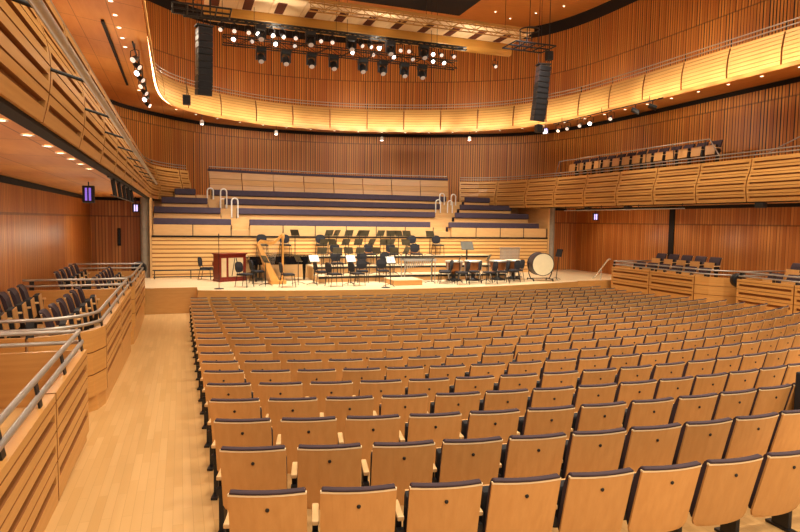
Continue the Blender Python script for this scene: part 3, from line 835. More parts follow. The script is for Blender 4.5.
# raised side row on the right balcony with its rail
for k in range(14): boxseat(18.55, 17.3+.64*k, 5.62, PI/2, f'folded seat on the right balcony, {nth(k+1)} from the near end', 'folding seats on the right balcony')
mb = MB(); mb.box((18.9, 21.4, 5.1), (1.2, 9.6, 1.0)); struct(mb.build('floor_balcony_right', M['box']))
t = thing('balcony_handrail', 'thin pale handrail along the raised seats on the right balcony', 'handrail')
MB().tube([(17.95, 26.6, 5.6), (17.95, 26.2, 6.42), (17.95, 21.5, 6.42), (17.95, 17.0, 6.42), (17.6, 16.2, 5.7)], .022, 6).build('rail', M['chrome'], t)
for k in range(7): MB().tube([(17.95, 17.2+1.48*k, 5.5), (17.95, 17.2+1.48*k, 6.42)], .018, 6).build('rail_post', M['black'], t)
t = thing('balcony_handrail', 'pale sloping handrail on the right balcony at the right edge', 'handrail')
MB().tube([(18.3, 14.9, 5.75), (18.3, 12.6, 6.6), (18.3, 11.5, 6.65)], .022, 6).build('rail', M['chrome'], t)
MB().tube([(18.3, 12.6, 5.5), (18.3, 12.6, 6.6)], .03, 6).build('rail_post', M['black'], t)
# stair rail at the far end of the right box
t = thing('stair_handrail', 'white sloping stair handrail between the stage and the right box', 'handrail')
MB().tube([(17.25, 22.35, .9), (17.25, 22.2, 1.0), (17.25, 21.35, 1.83), (17.25, 21.22, 1.83)], .028, 8).build('rail', M['chrome'], t)
MB().tube([(17.25, 21.8, .9), (17.25, 21.8, 1.38)], .02, 8).build('rail_post', M['chrome'], t)

exec_stage = True
# ------------------------------------------------------------------ orchestra chairs and stands
def make_chair():
    t = thing('orchestra_chair', 'x', 'chair')
    mb = MB(); mb.box((0, 0, .45), (.44, .42, .07), bev=.03); mb.build('seat', M['blackfab'], t)
    mb = MB(); L = []
    for o in (0., .05):
        loop = []
        for k in range(16):
            a = 2*PI*k/16; ex = 2.6
            x = .21*abs(math.cos(a))**(2/ex)*(1 if math.cos(a) > 0 else -1); z = .19*abs(math.sin(a))**(2/ex)*(1 if math.sin(a) > 0 else -1)
            loop.append((x, -.20-o-.12*(z+.19)-.02*math.cos(x*7), .70+z))
        L.append(loop)
    mb.loft(L); fixn(mb.build('backrest', M['blackfab'], t))
    for s in (-1, 1):
        MB().tube([(s*.20, .19, .44), (s*.21, .23, 0)], .013, 6).build('leg', M['black'], t)
        MB().tube([(s*.20, -.19, .44), (s*.22, -.27, 0)], .013, 6).build('leg', M['black'], t)
        MB().tube([(s*.19, -.17, .43), (s*.17, -.22, .56), (s*.16, -.25, .72)], .012, 6).build('back_post', M['black'], t)
    return t
CH = Placer(make_chair())
def aim(x, y): return math.atan2(-(7.4-x), (17.5-y))   # chairs look towards the podium
ft = .9
chairs = [  # x, y, z, facing offset, row word
    (.98, 25.1, .9, -1.9), (2.16, 22.04, .9, None), (2.75, 23.25, .9, -1.4), (3.63, 21.75, .9, -1.5), (5.05, 22.62, .9, -1.5), (5.3, 21.6, .9, -1.3), (6.19, 21.7, .9, -1.3),
    (9.75, 21.7, .9, 1.3), (10.3, 21.3, .9, 1.4), (11.02, 21.7, .9, 1.3), (11.45, 21.2, .9, 1.5), (12.14, 21.45, .9, 1.3), (12.8, 21.75, .9, 1.6), (10.0, 22.2, .9, 1.4), (13.2, 22.1, .9, 1.5),
    (7.55, 22.75, .9, 3.1), (6.7, 22.75, .9, 3.0), 
    (3.2, 25.5, 1.8, PI), (4.15, 25.5, 1.8, PI), (5.7, 25.55, 1.8, PI), (9.9, 25.5, 1.8, PI), (11.1, 25.5, 1.8, PI),
    (6.1, 24.6, 1.45, PI), (7.6, 24.65, 1.45, PI), (8.6, 24.65, 1.45, PI), (9.7, 24.6, 1.45, PI),
    (5.9, 23.6, 1.15, PI), (7.0, 23.65, 1.15, PI), (8.0, 23.65, 1.15, PI)]
order = sorted(range(len(chairs)), key=lambda i: (chairs[i][2], chairs[i][0]/1))
cnt = {}
rn = {.9: 'on the stage floor', 1.15: 'on the lowest riser', 1.45: 'on the middle riser', 1.8: 'on the highest riser'}
for i in order:
    x, y, z, a = chairs[i]
    cnt[z] = cnt.get(z, 0)+1
    CH((x, y, z), aim(x, y) if a is None else a, f'black padded orchestra chair {rn[z]}, {nth(cnt[z])} from the left', 'black orchestra chairs')
def make_stand():
    t = thing('music_stand', 'x', 'music stand')
    mb = MB(); mb.tube([(0, 0, .05), (0, 0, .78)], .017, 8); mb.tube([(0, 0, .72), (0, 0, .98)], .011, 8); mb.build('pole', M['black'], t)
    d = thing('d', '', '') if False else None
    mb = MB(); mb.box((0, .03, .985), (.37, .012, .27), rx=-.5); mb.box((0, -.06, .86), (.37, .06, .012), rx=-.5)
    mb.build('desk', M['deskgrey'], t)
    for k in range(3):
        a = 2*PI*k/3+.5
        MB().tube([(0, 0, .1), (.16*math.cos(a), .16*math.sin(a), .06), (.28*math.cos(a), .28*math.sin(a), .008)], .010, 6).build('foot', M['black'], t)
    return t
MS = Placer(make_stand())
SHEETS = [(4.68, 22.2), (6.02, 21.95), (7.3, 21.1)]
stands = [(4.5, 25.3, 1.8), (5.9, 25.3, 1.8), (6.35, 25.4, 1.8), (6.8, 25.3, 1.8), (7.25, 25.4, 1.8), (7.65, 25.3, 1.8), (8.2, 25.4, 1.8), (8.75, 25.3, 1.8), (9.1, 25.35, 1.8), (9.55, 25.2, 1.8), (10.6, 25.2, 1.8),
    (5.55, 24.4, 1.45), (5.95, 24.3, 1.45), (6.45, 24.4, 1.45), (6.95, 24.3, 1.45), (7.5, 24.4, 1.45), (8.1, 24.3, 1.45), (8.5, 24.4, 1.45), (9.1, 24.3, 1.45),
    (5.3, 23.4, 1.15), (5.75, 23.3, 1.15), (6.3, 23.4, 1.15), (6.8, 23.35, 1.15), (7.4, 23.4, 1.15), (8.3, 23.4, 1.15), (8.8, 23.35, 1.15),
    (4.15, 22.55, .9), (9.3, 21.9, .9), (10.5, 21.95, .9), (11.75, 21.95, .9), (12.0, 22.3, .9), (2.9, 22.2, .9)]+[(x, y, .9) for x, y in SHEETS]
cnt = {}
for x, y, z in sorted(stands, key=lambda s: (s[2], s[0])):
    cnt[z] = cnt.get(z, 0)+1
    rz = PI+random.uniform(-.9, .9) if z > .95 else (random.uniform(.9, 1.3) if x < 7.4 else -random.uniform(.7, 1.2))+PI*0
    if z < .95: rz = PI/2+.4 if x < 7.4 else -PI/2-.4
    if (x, y) in SHEETS: rz = .3
    MS((x+(random.uniform(-.1, .1) if z > .95 else 0), y+(random.uniform(-.12, .05) if z > .95 else 0), z), rz, f'grey metal music stand {rn[z]}, {nth(cnt[z])} from the left', 'music stands on the stage')
# sheet music resting on three stands near the front
for k, (x, y) in enumerate(SHEETS):
    rz = .3
    t = thing('sheet_music', f'open white sheet music on a front music stand, {nth(k+1)} from the left', 'sheet music', (x, y, .9), rz, 'sheet music on the stands')
    MB().box((-.1, .017, .992), (.19, .006, .26), rx=-.5).build('page', M['paper'], t); MB().box((.1, .017, .992), (.19, .006, .26), rx=-.5).build('page', M['paper'], t)

# conductor's podium
t = thing('conductor_podium', 'low pale wooden podium at the front centre of the stage', 'podium', (8.1, 21.9, .9))
MB().box((0, 0, .09), (1.15, 1.1, .18), bev=.012).build('base', M['stagefront'], t); MB().box((0, 0, .195), (1.2, 1.15, .03), bev=.01).build('deck', M['stage'], t)
# mic stands
for k, (x, y, h) in enumerate(((1.25, 21.6, 1.75), (7.0, 20.75, 1.6))):
    t = thing('microphone_stand', ['thin black microphone stand left of the harp', 'thin black microphone stand at the front edge near the podium'][k], 'microphone stand', (x, y, .9), 0, 'microphone stands')
    MB().lathe([(.16, 0), (.16, .02), (.03, .04)], (0, 0, 0), 16).build('base', M['black'], t)
    MB().tube([(0, 0, .03), (0, 0, h)], .011, 6).build('pole', M['black'], t)
    MB().lathe([(.018, h), (.022, h+.06), (.012, h+.15)], (0, 0, 0), 10).build('microphone', M['black'], t)
# low black rail at the foot of the choir wall on the left
t = thing('low_barrier', 'low black two-bar rail at the foot of the left choir wall', 'barrier')
for z in (.98, 1.24): MB().tube([(-1.0, 25.6, z), (2.1, 25.6, z)], .025, 6).build('bar', M['black'], t)
for x in (-.95, .4, 2.05): MB().tube([(x, 25.6, .9), (x, 25.6, 1.26)], .02, 6).build('post', M['black'], t)

# red mahogany celesta
t = thing('celesta', 'red mahogany keyboard instrument with pale cloth back panel, left of the harp', 'keyboard instrument', (1.78, 24.35, .9), .42)
MB().box((0.04, 0, .56), (1.12, .52, .96), bev=.015).build('case', M['redwood'], t)
MB().box((0.04, 0, 1.06), (1.2, .6, .05), bev=.012).build('lid', M['redwood'], t)
MB().box((.15, -.265, .55), (.62, .02, .72)).build('cloth_panel', M['cloth'], t)
mb = MB()
for x0, x1 in ((-.02, .1), (.3, .16)): mb.tube([(x0+.0, -.285, .22), (x1+.0, -.285, .9)], .014, 6)
mb.build('brace', M['black'], t)
MB().box((-.35, -.265, .55), (.2, .02, .72)).build('cloth_panel', M['cloth'], t)
MB().box((0.04, .36, .66), (1.0, .22, .16), bev=.012).build('key_bed', M['redwood'], t)
MB().box((0.04, .37, .75), (.9, .18, .02)).build('keys', M['paper'], t)
MB().box((0.04, 0, .05), (1.16, .56, .08)).build('plinth', M['redwood'], t)
# harp: soundbox leaning back, neck, pillar
t = thing('harp', 'golden wooden concert harp standing beside the black grand piano', 'harp', (3.3, 22.9, .9), .15)
def lo(c, w, d, rot=0): return [(c[0]+sx*w/2, sy*d/2, c[1]) for sx, sy in ((-1, -1), (1, -1), (1, 1), (-1, 1))]
mb = MB(); mb.loft([lo((-.02, .12), .30, .46), lo((-.22, .60), .24, .36), (lo((-.42, 1.08), .19, .27)), lo((-.60, 1.50), .13, .18)]); fixn(mb.build('soundbox', M['harpwood'], t))
MB().box((.12, 0, .07), (.62, .42, .14), bev=.03).build('base', M['harpwood'], t)
MB().lathe([(.05, .1), (.06, .16), (.042, .22), (.038, 1.62), (.06, 1.70), (.075, 1.80), (.05, 1.87), (.02, 1.9)], (.34, 0, 0), 14).build('pillar', M['harpwood'], t)
nk = [(-.62, 1.48), (-.5, 1.60), (-.34, 1.58), (-.18, 1.52), (0, 1.55), (.16, 1.68), (.30, 1.84), (.36, 1.84)]
mb = MB(); mb.loft([[(x, -.04, z-.06), (x, .04, z-.06), (x, .04, z+.06), (x, -.04, z+.06)] for x, z in nk]); fixn(mb.build('neck', M['harpwood'], t))
mb = MB()
for k in range(22):
    f = (k+1)/23; xb, zb = -.08-.48*f, .25+1.15*f
    xt = .28-.84*f*1.0
    # height of the neck above
    zt = 1.5
    for (x0, z0), (x1, z1) in zip(nk[:-1], nk[1:]):
        if x0 <= xt <= x1: zt = z0+(z1-z0)*(xt-x0)/(x1-x0)
    mb.tube([(xb, 0, zb), (xt, 0, zt)], .0025, 4)
o = mb.build('strings', M['silver'], t)
# grand piano seen from its long side
t = thing('grand_piano', 'black grand piano with closed lid behind the harp', 'piano', (3.75, 24.35, .9), 0)
out = [(-1.25, -.62), (-1.25, .62), (-.6, .72), (.0, .66), (.5, .42), (1.0, .25), (1.22, .0), (1.2, -.35), (1.0, -.6)]
out = out[::-1]
mb = MB(); mb.prism(out, .66, .98); fixn(mb.build('case', M['gloss'], t))
mb = MB(); mb.prism([(x*1.015, y*1.02) for x, y in out if x > -.9]+[], 1.0, 1.03); fixn(mb.build('lid', M['gloss'], t))
MB().box((-1.15, 0, .80), (.3, 1.3, .12), bev=.02).build('key_lid', M['gloss'], t)
for x, y in ((-1.0, -.5), (-1.0, .5), (.95, -.1)):
    mb = MB(); mb.lathe([(.07, .66), (.075, .58), (.045, .2), (.055, .08), (.03, .0)], (x, y, 0), 10); fixn(mb.build('leg', M['gloss'], t))
mb = MB(); mb.box((-.8, 0, .36), (.05, .22, .62)); mb.box((-.8, 0, .07), (.2, .3, .08)); mb.build('pedal_lyre', M['gloss'], t)
# xylophone / mallet table in the centre
t = thing('mallet_instrument', 'long table-like mallet percussion with tube legs in the stage centre', 'percussion', (9.0, 22.6, .9), -.05)
mb = MB()
for k in range(22): mb.box((-.62+1.24*k/21, .03, .93), (.045, .42-.006*k, .025))
mb.build('bars', M['deskgrey'], t)
MB().box((0, .26, .88), (1.36, .05, .09)).build('side_rail', M['silver'], t); MB().box((0, -.20, .88), (1.36, .05, .09)).build('side_rail', M['silver'], t)
for x in (-.64, .64):
    for y in (-.18, .24): MB().tube([(x, y, .86), (x, y, .03)], .02, 8).build('leg', M['steel'], t)
mb = MB()
for k in range(14): mb.tube([(-.55+1.1*k/13, .02, .86), (-.55+1.1*k/13, .02, .5+.018*k)], .022, 8)
mb.build('resonators', M['silver'], t)
# timpani
def make_timp():
    t = thing('timpani', 'x', 'timpani')
    MB().lathe([(.06, .28), (.2, .34), (.3, .48), (.345, .66), (.35, .78)], (0, 0, 0), 24).build('kettle', M['copper'], t)
    MB().lathe([(.365, .77), (.375, .79), (.375, .82), (.36, .835)], (0, 0, 0), 24, cap=False).build('hoop', M['silver'], t)
    MB().lathe([(.36, .825), (.36, .832)], (0, 0, 0), 24).build('drumhead', M['drumskin'], t)
    for k in range(4):
        a = PI/2*k+.4
        MB().tube([(.38*math.cos(a), .38*math.sin(a), .80), (.38*math.cos(a), .38*math.sin(a), .4), (.26*math.cos(a), .26*math.sin(a), .05)], .016, 6).build('strut', M['silver'], t)
    MB().lathe([(.3, .02), (.32, .05), (.08, .12), (.06, .28)], (0, 0, 0), 18).build('base', M['black'], t)
    return t
TP = Placer(make_timp())
for k, (x, y, z) in enumerate(((10.6, 22.66, .9), (11.45, 22.62, .9), (12.62, 22.6, .9), (13.5, 22.85, .9))):
    zz = .9
    TP((x, y, zz), .3*k, ['copper timpani drum behind the right chairs, leftmost of four', 'copper timpani drum behind the right chairs, second from left', 'copper timpani drum left of the bass drum, farther one', 'copper timpani drum directly beside the bass drum'][k], 'copper timpani drums')
# tall speaker-like desk
t = thing('tall_lectern', 'tall grey reading desk standing behind the right chairs', 'lectern', (11.7, 23.75, 1.15), 3.0)
MB().box((0, 0, .55), (.06, .06, 1.1)).build('post', M['black'], t); MB().box((0, .03, 1.15), (.55, .03, .42), rx=.6, bev=.006).build('desk', M['deskgrey'], t); MB().box((0, 0, .02), (.5, .4, .04)).build('base', M['black'], t)
# chimes rack with silver tubes
t = thing('tubular_bells', 'silver tubular bells hanging on a frame left of the bass drum', 'percussion', (13.75, 23.6, .9), .1)
for x in (-.5, .5): MB().tube([(x, 0, 0), (x, 0, 1.3)], .022, 8).build('frame_post', M['steel'], t); MB().box((x, 0, .02), (.06, .5, .04)).build('foot', M['black'], t)
MB().box((0, 0, 1.3), (1.06, .1, .05)).build('top_bar', M['steel'], t); MB().box((0, 0, .2), (1.0, .05, .04)).build('lower_bar', M['steel'], t)
for k in range(14): MB().tube([(-.43+.86*k/13, 0, 1.26), (-.43+.86*k/13, 0, .5+.02*k)], .022, 8).build('chime', M['silver'], t)
# bass drum on a wheeled stand
t = thing('bass_drum', 'large bass drum with cream skin on a wheeled stand at stage right', 'drum', (14.3, 22.0, .9), -.2)
Mx = Matrix.Rotation(PI/2, 3, 'X')
MB().lathe([(.46, -.28), (.46, .28)], (0, .0, .70), 32, M_=Mx, cap=False).build('shell', M['drumshell'], t)
for y in (-.29, .29):
    MB().lathe([(.455, -.01), (.455, .01)], (0, y, .70), 32, M_=Mx).build('drumhead', M['drumskin'], t)
    MB().lathe([(.455, -.02), (.485, -.02), (.485, .02), (.455, .02)], (0, y, .70), 32, M_=Mx, cap=False).build('hoop', M['drumshell'], t)
for s in (-1, 1):
    MB().tube([(s*.52, 0, .75), (s*.50, 0, .3), (s*.42, 0, .10)], .022, 8).build('stand_arm', M['black'], t)
    MB().tube([(s*.42, -.36, .08), (s*.42, .36, .08)], .02, 8).build('stand_foot', M['black'], t)
    for y in (-.36, .36): MB().lathe([(.04, -.02), (.04, .02)], (s*.42, y, .042), 12, M_=Matrix.Rotation(PI/2, 3, 'Y')).build('wheel', M['black'], t)
MB().tube([(-.42, 0, .1), (.42, 0, .1)], .02, 8).build('cross_bar', M['black'], t)
# small black cymbal-like stand right of the drum
t = thing('folded_music_stand', 'black folded stand leaning upright just right of the bass drum', 'music stand', (15.2, 22.15, .9), .2)
MB().tube([(0, 0, 0), (.12, 0, 1.1)], .018, 6).build('pole', M['black'], t); MB().box((.14, 0, 1.15), (.06, .3, .34), ry=.3).build('desk', M['black'], t)
for k in range(3): MB().tube([(0, 0, .1), (.25*math.cos(2.1*k), .25*math.sin(2.1*k), .01)], .012, 6).build('foot', M['black'], t)

# ------------------------------------------------------------------ canopy above the stage
t = thing('acoustic_canopy', 'wooden acoustic canopy with pale slotted panels hanging above the stage', 'canopy')
x0, x1 = .95, 14.15
prof = [(25.0, 11.32), (25.12, 11.12), (25.05, 10.92), (24.86, 10.82), (24.66, 10.86), (24.6, 11.0), (24.7, 11.34)]
mb = MB(); mb.loft([[(x, y, z) for y, z in prof] for x in (x0, x1)]); fixn(mb.build('edge_beam', M['beam'], t))
npan = 11
for k in range(npan):
    a = x0+(x1-x0)*k/npan; b = x0+(x1-x0)*(k+1)/npan
    MB().box(((a+b)/2, 23.75, 11.36), (b-a-.02, 1.8, .06)).build('soffit_panel', M['canopy'], t)
    if 1: MB().box((a+(b-a)*.3, 23.95, 11.325), (.34, 1.25, .02)).build('slot', M['slot'], t)
MB().box(((x0+x1)/2, 22.85, 11.42), (x1-x0, .1, .12)).build('front_board', M['beam'], t)
def truss(name, label, p0, p1, h, w, mat, red=False, parent_loc=(0, 0, 0)):
    t = thing(name, label, 'truss')
    p0 = Vector(p0); p1 = Vector(p1); d = (p1-p0); L = d.length; d.normalize(); s = d.cross(Vector((0, 0, 1))).normalized()*w/2; u = Vector((0, 0, h/2))
    for a in (-1, 1):
        for b in (-1, 1): MB().tube([p0+s*a+u*b, p1+s*a+u*b], .024, 6).build('chord', mat, t)
    mb = MB(); n = max(2, int(L/.5))
    for i in range(n):
        q0 = p0+d*L*i/n; q1 = p0+d*L*(i+1)/n
        for a in (-1, 1):
            mb.tube([q0+s*a-u*(1 if i % 2 else -1), q1+s*a+u*(1 if i % 2 else -1)], .013, 5)
        mb.tube([q0+s+u, q0-s+u], .013, 5); mb.tube([q0+s-u, q0-s-u], .013, 5); mb.tube([q0+s+u, q0+s-u], .013, 5)
    mb.build('lattice', mat, t)
    for f in (.12, .5, .88):
        q = p0+d*L*f; MB().tube([q+u, q+Vector((0, 0, 13.98-q.z))], .01, 5).build('hanging_cable', M['black'], t)
    return t
truss('catwalk_truss', 'gold lit lattice truss along the front edge of the canopy', (4.5, 22.35, 11.05), (13.6, 22.35, 11.05), .3, .35, M['goldtruss'])
truss('lighting_truss', 'black lattice lighting truss below the canopy beam', (1.6, 24.2, 10.0), (11.2, 24.2, 10.0), .3, .3, M['black'])
truss('lighting_bar', 'slim black lighting bar just in front of the canopy beam', (.2, 23.4, 10.5), (11.3, 23.4, 10.5), .1, .12, M['black'])

# ------------------------------------------------------------------ stage lamps
def make_par(lens):
    t = thing('spotlight', 'x', 'spotlight')
    R = Matrix.Rotation(-.95, 3, 'X') @ Matrix.Scale(.72, 3)     # tips the mouth down and towards the camera
    F = lambda p: R @ Vector(p)
    mb = MB(); mb.lathe([(.05, .16), (.085, .12), (.10, 0), (.115, -.14)], (0, 0, -.26), 14, M_=R); fixn(mb.build('housing', M['black'], t))
    mb = MB(); c = F((0, 0, -.142)); mb.lathe([(.105, 0), (.105, -.012)], (c.x, c.y, c.z-.26), 14, M_=R); fixn(mb.build('lens', M[lens], t))
    mb = MB(); mb.tube([(-.13, 0, -.26), (-.13, 0, -.06), (0, 0, -.02), (.13, 0, -.06), (.13, 0, -.26)], .012, 6); mb.tube([(0, 0, -.04), (0, 0, .06)], .02, 6); mb.build('yoke', M['black'], t)
    return t
def make_head():
    t = thing('moving_head_lamp', 'x', 'moving head lamp')
    MB().box((0, 0, -.08), (.38, .3, .16), bev=.02).build('base', M['black'], t)
    for s in (-1, 1): MB().box((s*.17, 0, -.28), (.05, .14, .34), bev=.012).build('yoke_arm', M['black'], t)
    R = Matrix.Rotation(-.6, 3, 'X')
    h = MB(); h.lathe([(.07, .17), (.13, .10), (.14, -.06), (.115, -.2)], (0, 0, -.36), 16, M_=R); ho = fixn(h.build('head', M['black'], t))
    c = R @ Vector((0, 0, -.205))
    l = MB(); l.lathe([(.1, 0), (.1, -.01)], (c.x, c.y, c.z-.36), 16, M_=R); fixn(l.build('lens', M['lensgrey'], ho))
    return t
PB, PD, MH = Placer(make_par('lampglow')), Placer(make_par('lampdim')), Placer(make_head())
HX = [(1.9, 0), (3.05, 0), (4.75, 0), (6.4, 0), (7.9, 0), (9.45, 0)]
for k, x in enumerate([2.9, 4.75, 6.35, 7.95, 9.4]):
    MH((x, 23.4, 10.44), 0, f'black moving head lamp on the upper lighting bar, {nth(k+1)} from the left', 'moving heads on the upper bar')
for k, x in enumerate([3.0, 3.95, 4.95, 5.85, 7.05, 7.9, 8.85, 9.65]):
    MH((x, 24.2, 9.84), 0, f'black moving head lamp under the lattice truss, {nth(k+1)} from the left', 'moving heads under the truss')
ups = [(1.0, 0), (1.5, 0), (1.95, 0), (2.45, 0), (2.75, 1), (3.3, 0), (3.7, 0), (4.2, 0), (5.15, 0), (5.6, 0), (6.75, 0), (7.1, 0), (7.5, 0), (8.4, 0), (8.75, 0), (9.8, 1), (10.15, 0), (10.7, 0)]
for k, (x, b) in enumerate(ups):
    (PB if b else PD)((x, 23.4, 10.42), random.uniform(-.6, .6), f'{"bright" if b else "small"} spotlight on the upper lighting bar, {nth(k+1)} from the left', 'spotlights on the upper bar')
lows = [(2.0, 1), (2.7, 0), (3.55, 1), (4.3, 0), (6.6, 1), (7.45, 0), (8.35, 1), (9.2, 0), (10.1, 1), (10.6, 1)]
for k, (x, b) in enumerate(lows):
    (PB if b else PD)((x, 24.2, 10.35), random.uniform(-.5, .5), f'{"bright" if b else "small"} spotlight above the lattice truss, {nth(k+1)} from the left', 'spotlights on the truss')
PD((13.3, 24.6, 10.55), 0, 'single spotlight hanging below the right end of the canopy', 'spotlights on the truss')
# lamp bars under the upper balcony
for nm, pts, lab in (('lamp_bar', [(-1.1, 17.6, 7.86), (-1.05, 26, 7.86)], 'black lamp bar under the upper left balcony'), ('lamp_bar', [(16.5, 17.8, 7.9), (16.3, 24.4, 7.9)], 'black lamp bar under the upper right balcony')):
    t = thing(nm, lab, 'lamp bar'); MB().tube(pts, .025, 6).build('bar', M['black'], t)
    mb = MB()
    for f in (.1, .5, .9):
        q = Vector(pts[0]).lerp(Vector(pts[1]), f); mb.tube([q, q+Vector((0, 0, .2))], .012, 5)
    mb.build('hangers', M['black'], t)
for k, y in enumerate([18.1, 18.9, 19.7, 20.6, 21.6, 22.7, 23.9, 25.1]):
    (PB if k in (2, 6) else PD)((-1.08, y, 7.82), PI/2-.5 if k % 2 else -.6, f'black spotlight under the upper left balcony, {nth(k+1)} from the front', 'spotlights under the upper left balcony')
for k, y in enumerate([24.1, 23.4, 22.5, 21.8, 20.5]):
    (PB if k in (3, ) else PD)((16.4, y, 7.86), -.9, f'black spotlight under the upper right balcony, {nth(k+1)} from the far end', 'spotlights under the upper right balcony')
for k, y in enumerate([19.1, 18.2]):
    t = thing('flood_lamp', f'flat black flood lamp under the upper right balcony, {["left", "right"][k]} one', 'flood lamp', (16.4, y, 7.86), .9, 'flat flood lamps')
    MB().box((0, 0, -.22), (.5, .3, .1), rx=.4, bev=.02).build('housing', M['black'], t); MB().tube([(0, 0, 0), (0, 0, -.2)], .015, 6).build('stem', M['black'], t); MB().box((0, -.03, -.275), (.42, .22, .01), rx=.4).build('lens', M['deskgrey'], t)
# white lamps against the far wall
for k, (x, y) in enumerate(((1.0, 29.3), (4.6, 31.1), (10.1, 30.9), (14.2, 28.8))):
    t = thing('pendant_lamp', f'small white lamp hanging below the far upper balcony, {nth(k+1)} from the left', 'lamp', (x, y, 8.0), 0, 'white lamps below the far balcony')
    MB().tube([(0, 0, 0), (0, 0, -.25)], .015, 6).build('stem', M['black'], t)
    MB().lathe([(.04, -.24), (.08, -.28), (.09, -.42), (.08, -.44)], (0, 0, 0), 16).build('shade', M['whitemetal'], t)
    MB().lathe([(.075, -.441), (.075, -.45)], (0, 0, 0), 16).build('bulb', M['lampglow'], t)

# ------------------------------------------------------------------ hanging loudspeaker arrays
def line_array(x, y, ztop, lean, label, side):
    t = thing('line_array_speaker', label, 'loudspeaker', (x, y, ztop), .2*side)
    z = 0.; yy = 0.; a = .0; xx = 0
    for k in range(10):
        a = .02*k
        hgt = .2
        MB().box((xx, yy, z-hgt/2), (.44, .42, hgt-.012), rx=a, ry=lean*.1, bev=.015).build('cabinet', M['black'] if k > 2 else M['drumshell'], t)
        MB().box((xx, yy-.215-.002*k, z-hgt/2), (.39, .01, hgt-.05), rx=a, ry=lean*.1).build('grille', M['blackfab'], t)
        z -= hgt*math.cos(a); yy += math.sin(a)*hgt; xx -= lean*.012
    MB().box((0, 0, .07), (.5, .35, .05)).build('rigging_frame', M['black'], t)
    mb = MB(); mb.tube([(-.2, 0, .05), (-.2, 0, 14-ztop-.06)], .01, 5); mb.tube([(.2, 0, .05), (.2, 0, 14-ztop-.06)], .01, 5); mb.build('cables', M['black'], t)
    return t
line_array(.77, 20., 9.1, .0, 'tall black loudspeaker array hanging on the left of the stage', 1)
line_array(12.85, 20., 9.15, 1., 'tall black loudspeaker array hanging on the right of the stage', -1)
for k, (x, y, z) in enumerate(((.72, 20.3, 9.72), (12.4, 20.3, 9.9))):
    t = thing('rigging_grid', ['square black rigging frame above the left loudspeaker array', 'flat black rigging frame above the right loudspeaker array'][k], 'rigging frame', (x, y, z), 0, 'rigging frames')
    mb = MB()
    for q in (-.5, 0, .5): mb.tube([(-.85, q, 0), (.85, q, 0)], .03, 6)
    for q in (-.85, -.42, 0, .42, .85): mb.tube([(q, -.5, 0), (q, .5, 0)], .025, 6)
    mb.build('grid_bars', M['black'], t)
    mb = MB(); ring = [(.36*math.cos(2*PI*i/20), .36*math.sin(2*PI*i/20), .62) for i in range(20)]; mb.tube(ring, .025, 6, closed=True); mb.build('ring', M['black'], t)
    mb = MB()
    for sx, sy in ((-1, -1), (1, -1), (-1, 1), (1, 1)): mb.tube([(sx*.25, sy*.25, 0), (sx*.25, sy*.25, .62)], .018, 5)
    mb.tube([(0, 0, 0), (0, 0, 14-z-.05)], .014, 5); mb.build('risers', M['black'], t)
for k, (x, y, z, lab) in enumerate(((.25, 20.5, 7.0, 'small black loudspeaker on a wire left of the left array'), (13.05, 20.5, 6.95, 'small black loudspeaker on a wire below the right array'))):
    t = thing('hanging_speaker', lab, 'loudspeaker', (x, y, z), 0, 'small hanging speakers')
    MB().box((0, 0, 0), (.24, .22, .3), bev=.02).build('cabinet', M['black'], t); MB().box((0, -.115, 0), (.19, .01, .24)).build('grille', M['blackfab'], t)
    MB().tube([(0, 0, .14), (0, 0, 13.98-z)], .008, 5).build('wire', M['black'], t)
t = thing('hanging_speaker', 'small black box speaker just above the right array', 'loudspeaker', (13.15, 20.1, 9.6), 0, 'small hanging speakers')
MB().box((0, 0, 0), (.24, .22, .34), bev=.02).build('cabinet', M['black'], t); MB().box((0, -.115, 0), (.19, .01, .26)).build('grille', M['blackfab'], t); MB().tube([(0, 0, .16), (0, 0, 4.38)], .008, 5).build('wire', M['black'], t)

# ------------------------------------------------------------------ twin-tube violet lamps
def tubelamp(loc, rz, w, h, lab, top, mat='violet'):
    t = thing('violet_tube_lamp', lab, 'lamp', loc, rz, 'violet twin tube lamps')
    MB().box((0, .03, 0), (w, .08, h), bev=.012).build('housing', M['black'], t)
    for s in (-1, 1): MB().box((s*w*.16, -.02, 0), (w*.17, .03, h*.74), bev=.008).build('tube', M[mat], t)
    MB().tube([(0, .03, h/2), (0, .03, top)], .014, 5).build('stem', M['black'], t)
tubelamp((-2.0, 15.9, 3.83), -.15, .26, .4, 'violet twin-tube lamp hanging under the left balcony, nearer one', .29, 'violetdim')
tubelamp((-1.62, 26.2, 3.68), .1, .26, .34, 'violet twin-tube lamp beside the column left of the stage', .44)
tubelamp((18.25, 23.6, 3.65), -.6, .26, .34, 'violet twin-tube lamp under the right balcony', .47)
tubelamp((15.85, 24.3, 7.55), -.5, .24, .28, 'violet lamp under the upper balcony by the right array', .5)
# hanging ladder under the left balcony
t = thing('lamp_ladder', 'small black ladder frame hanging under the left balcony near the stage', 'ladder')
MB().tube([(-1.25, 12.6, 4.06), (-1.25, 18.4, 4.06)], .02, 6).build('side_rail', M['black'], t); MB().tube([(-1.2, 12.6, 3.72), (-1.2, 18.4, 3.72)], .012, 6).build('side_rail', M['black'], t)
for k in range(5): MB().tube([(-1.2, 13.4+1.2*k, 3.72), (-1.25, 13.4+1.2*k, 4.1)], .045, 6).build('rung', M['black'], t)
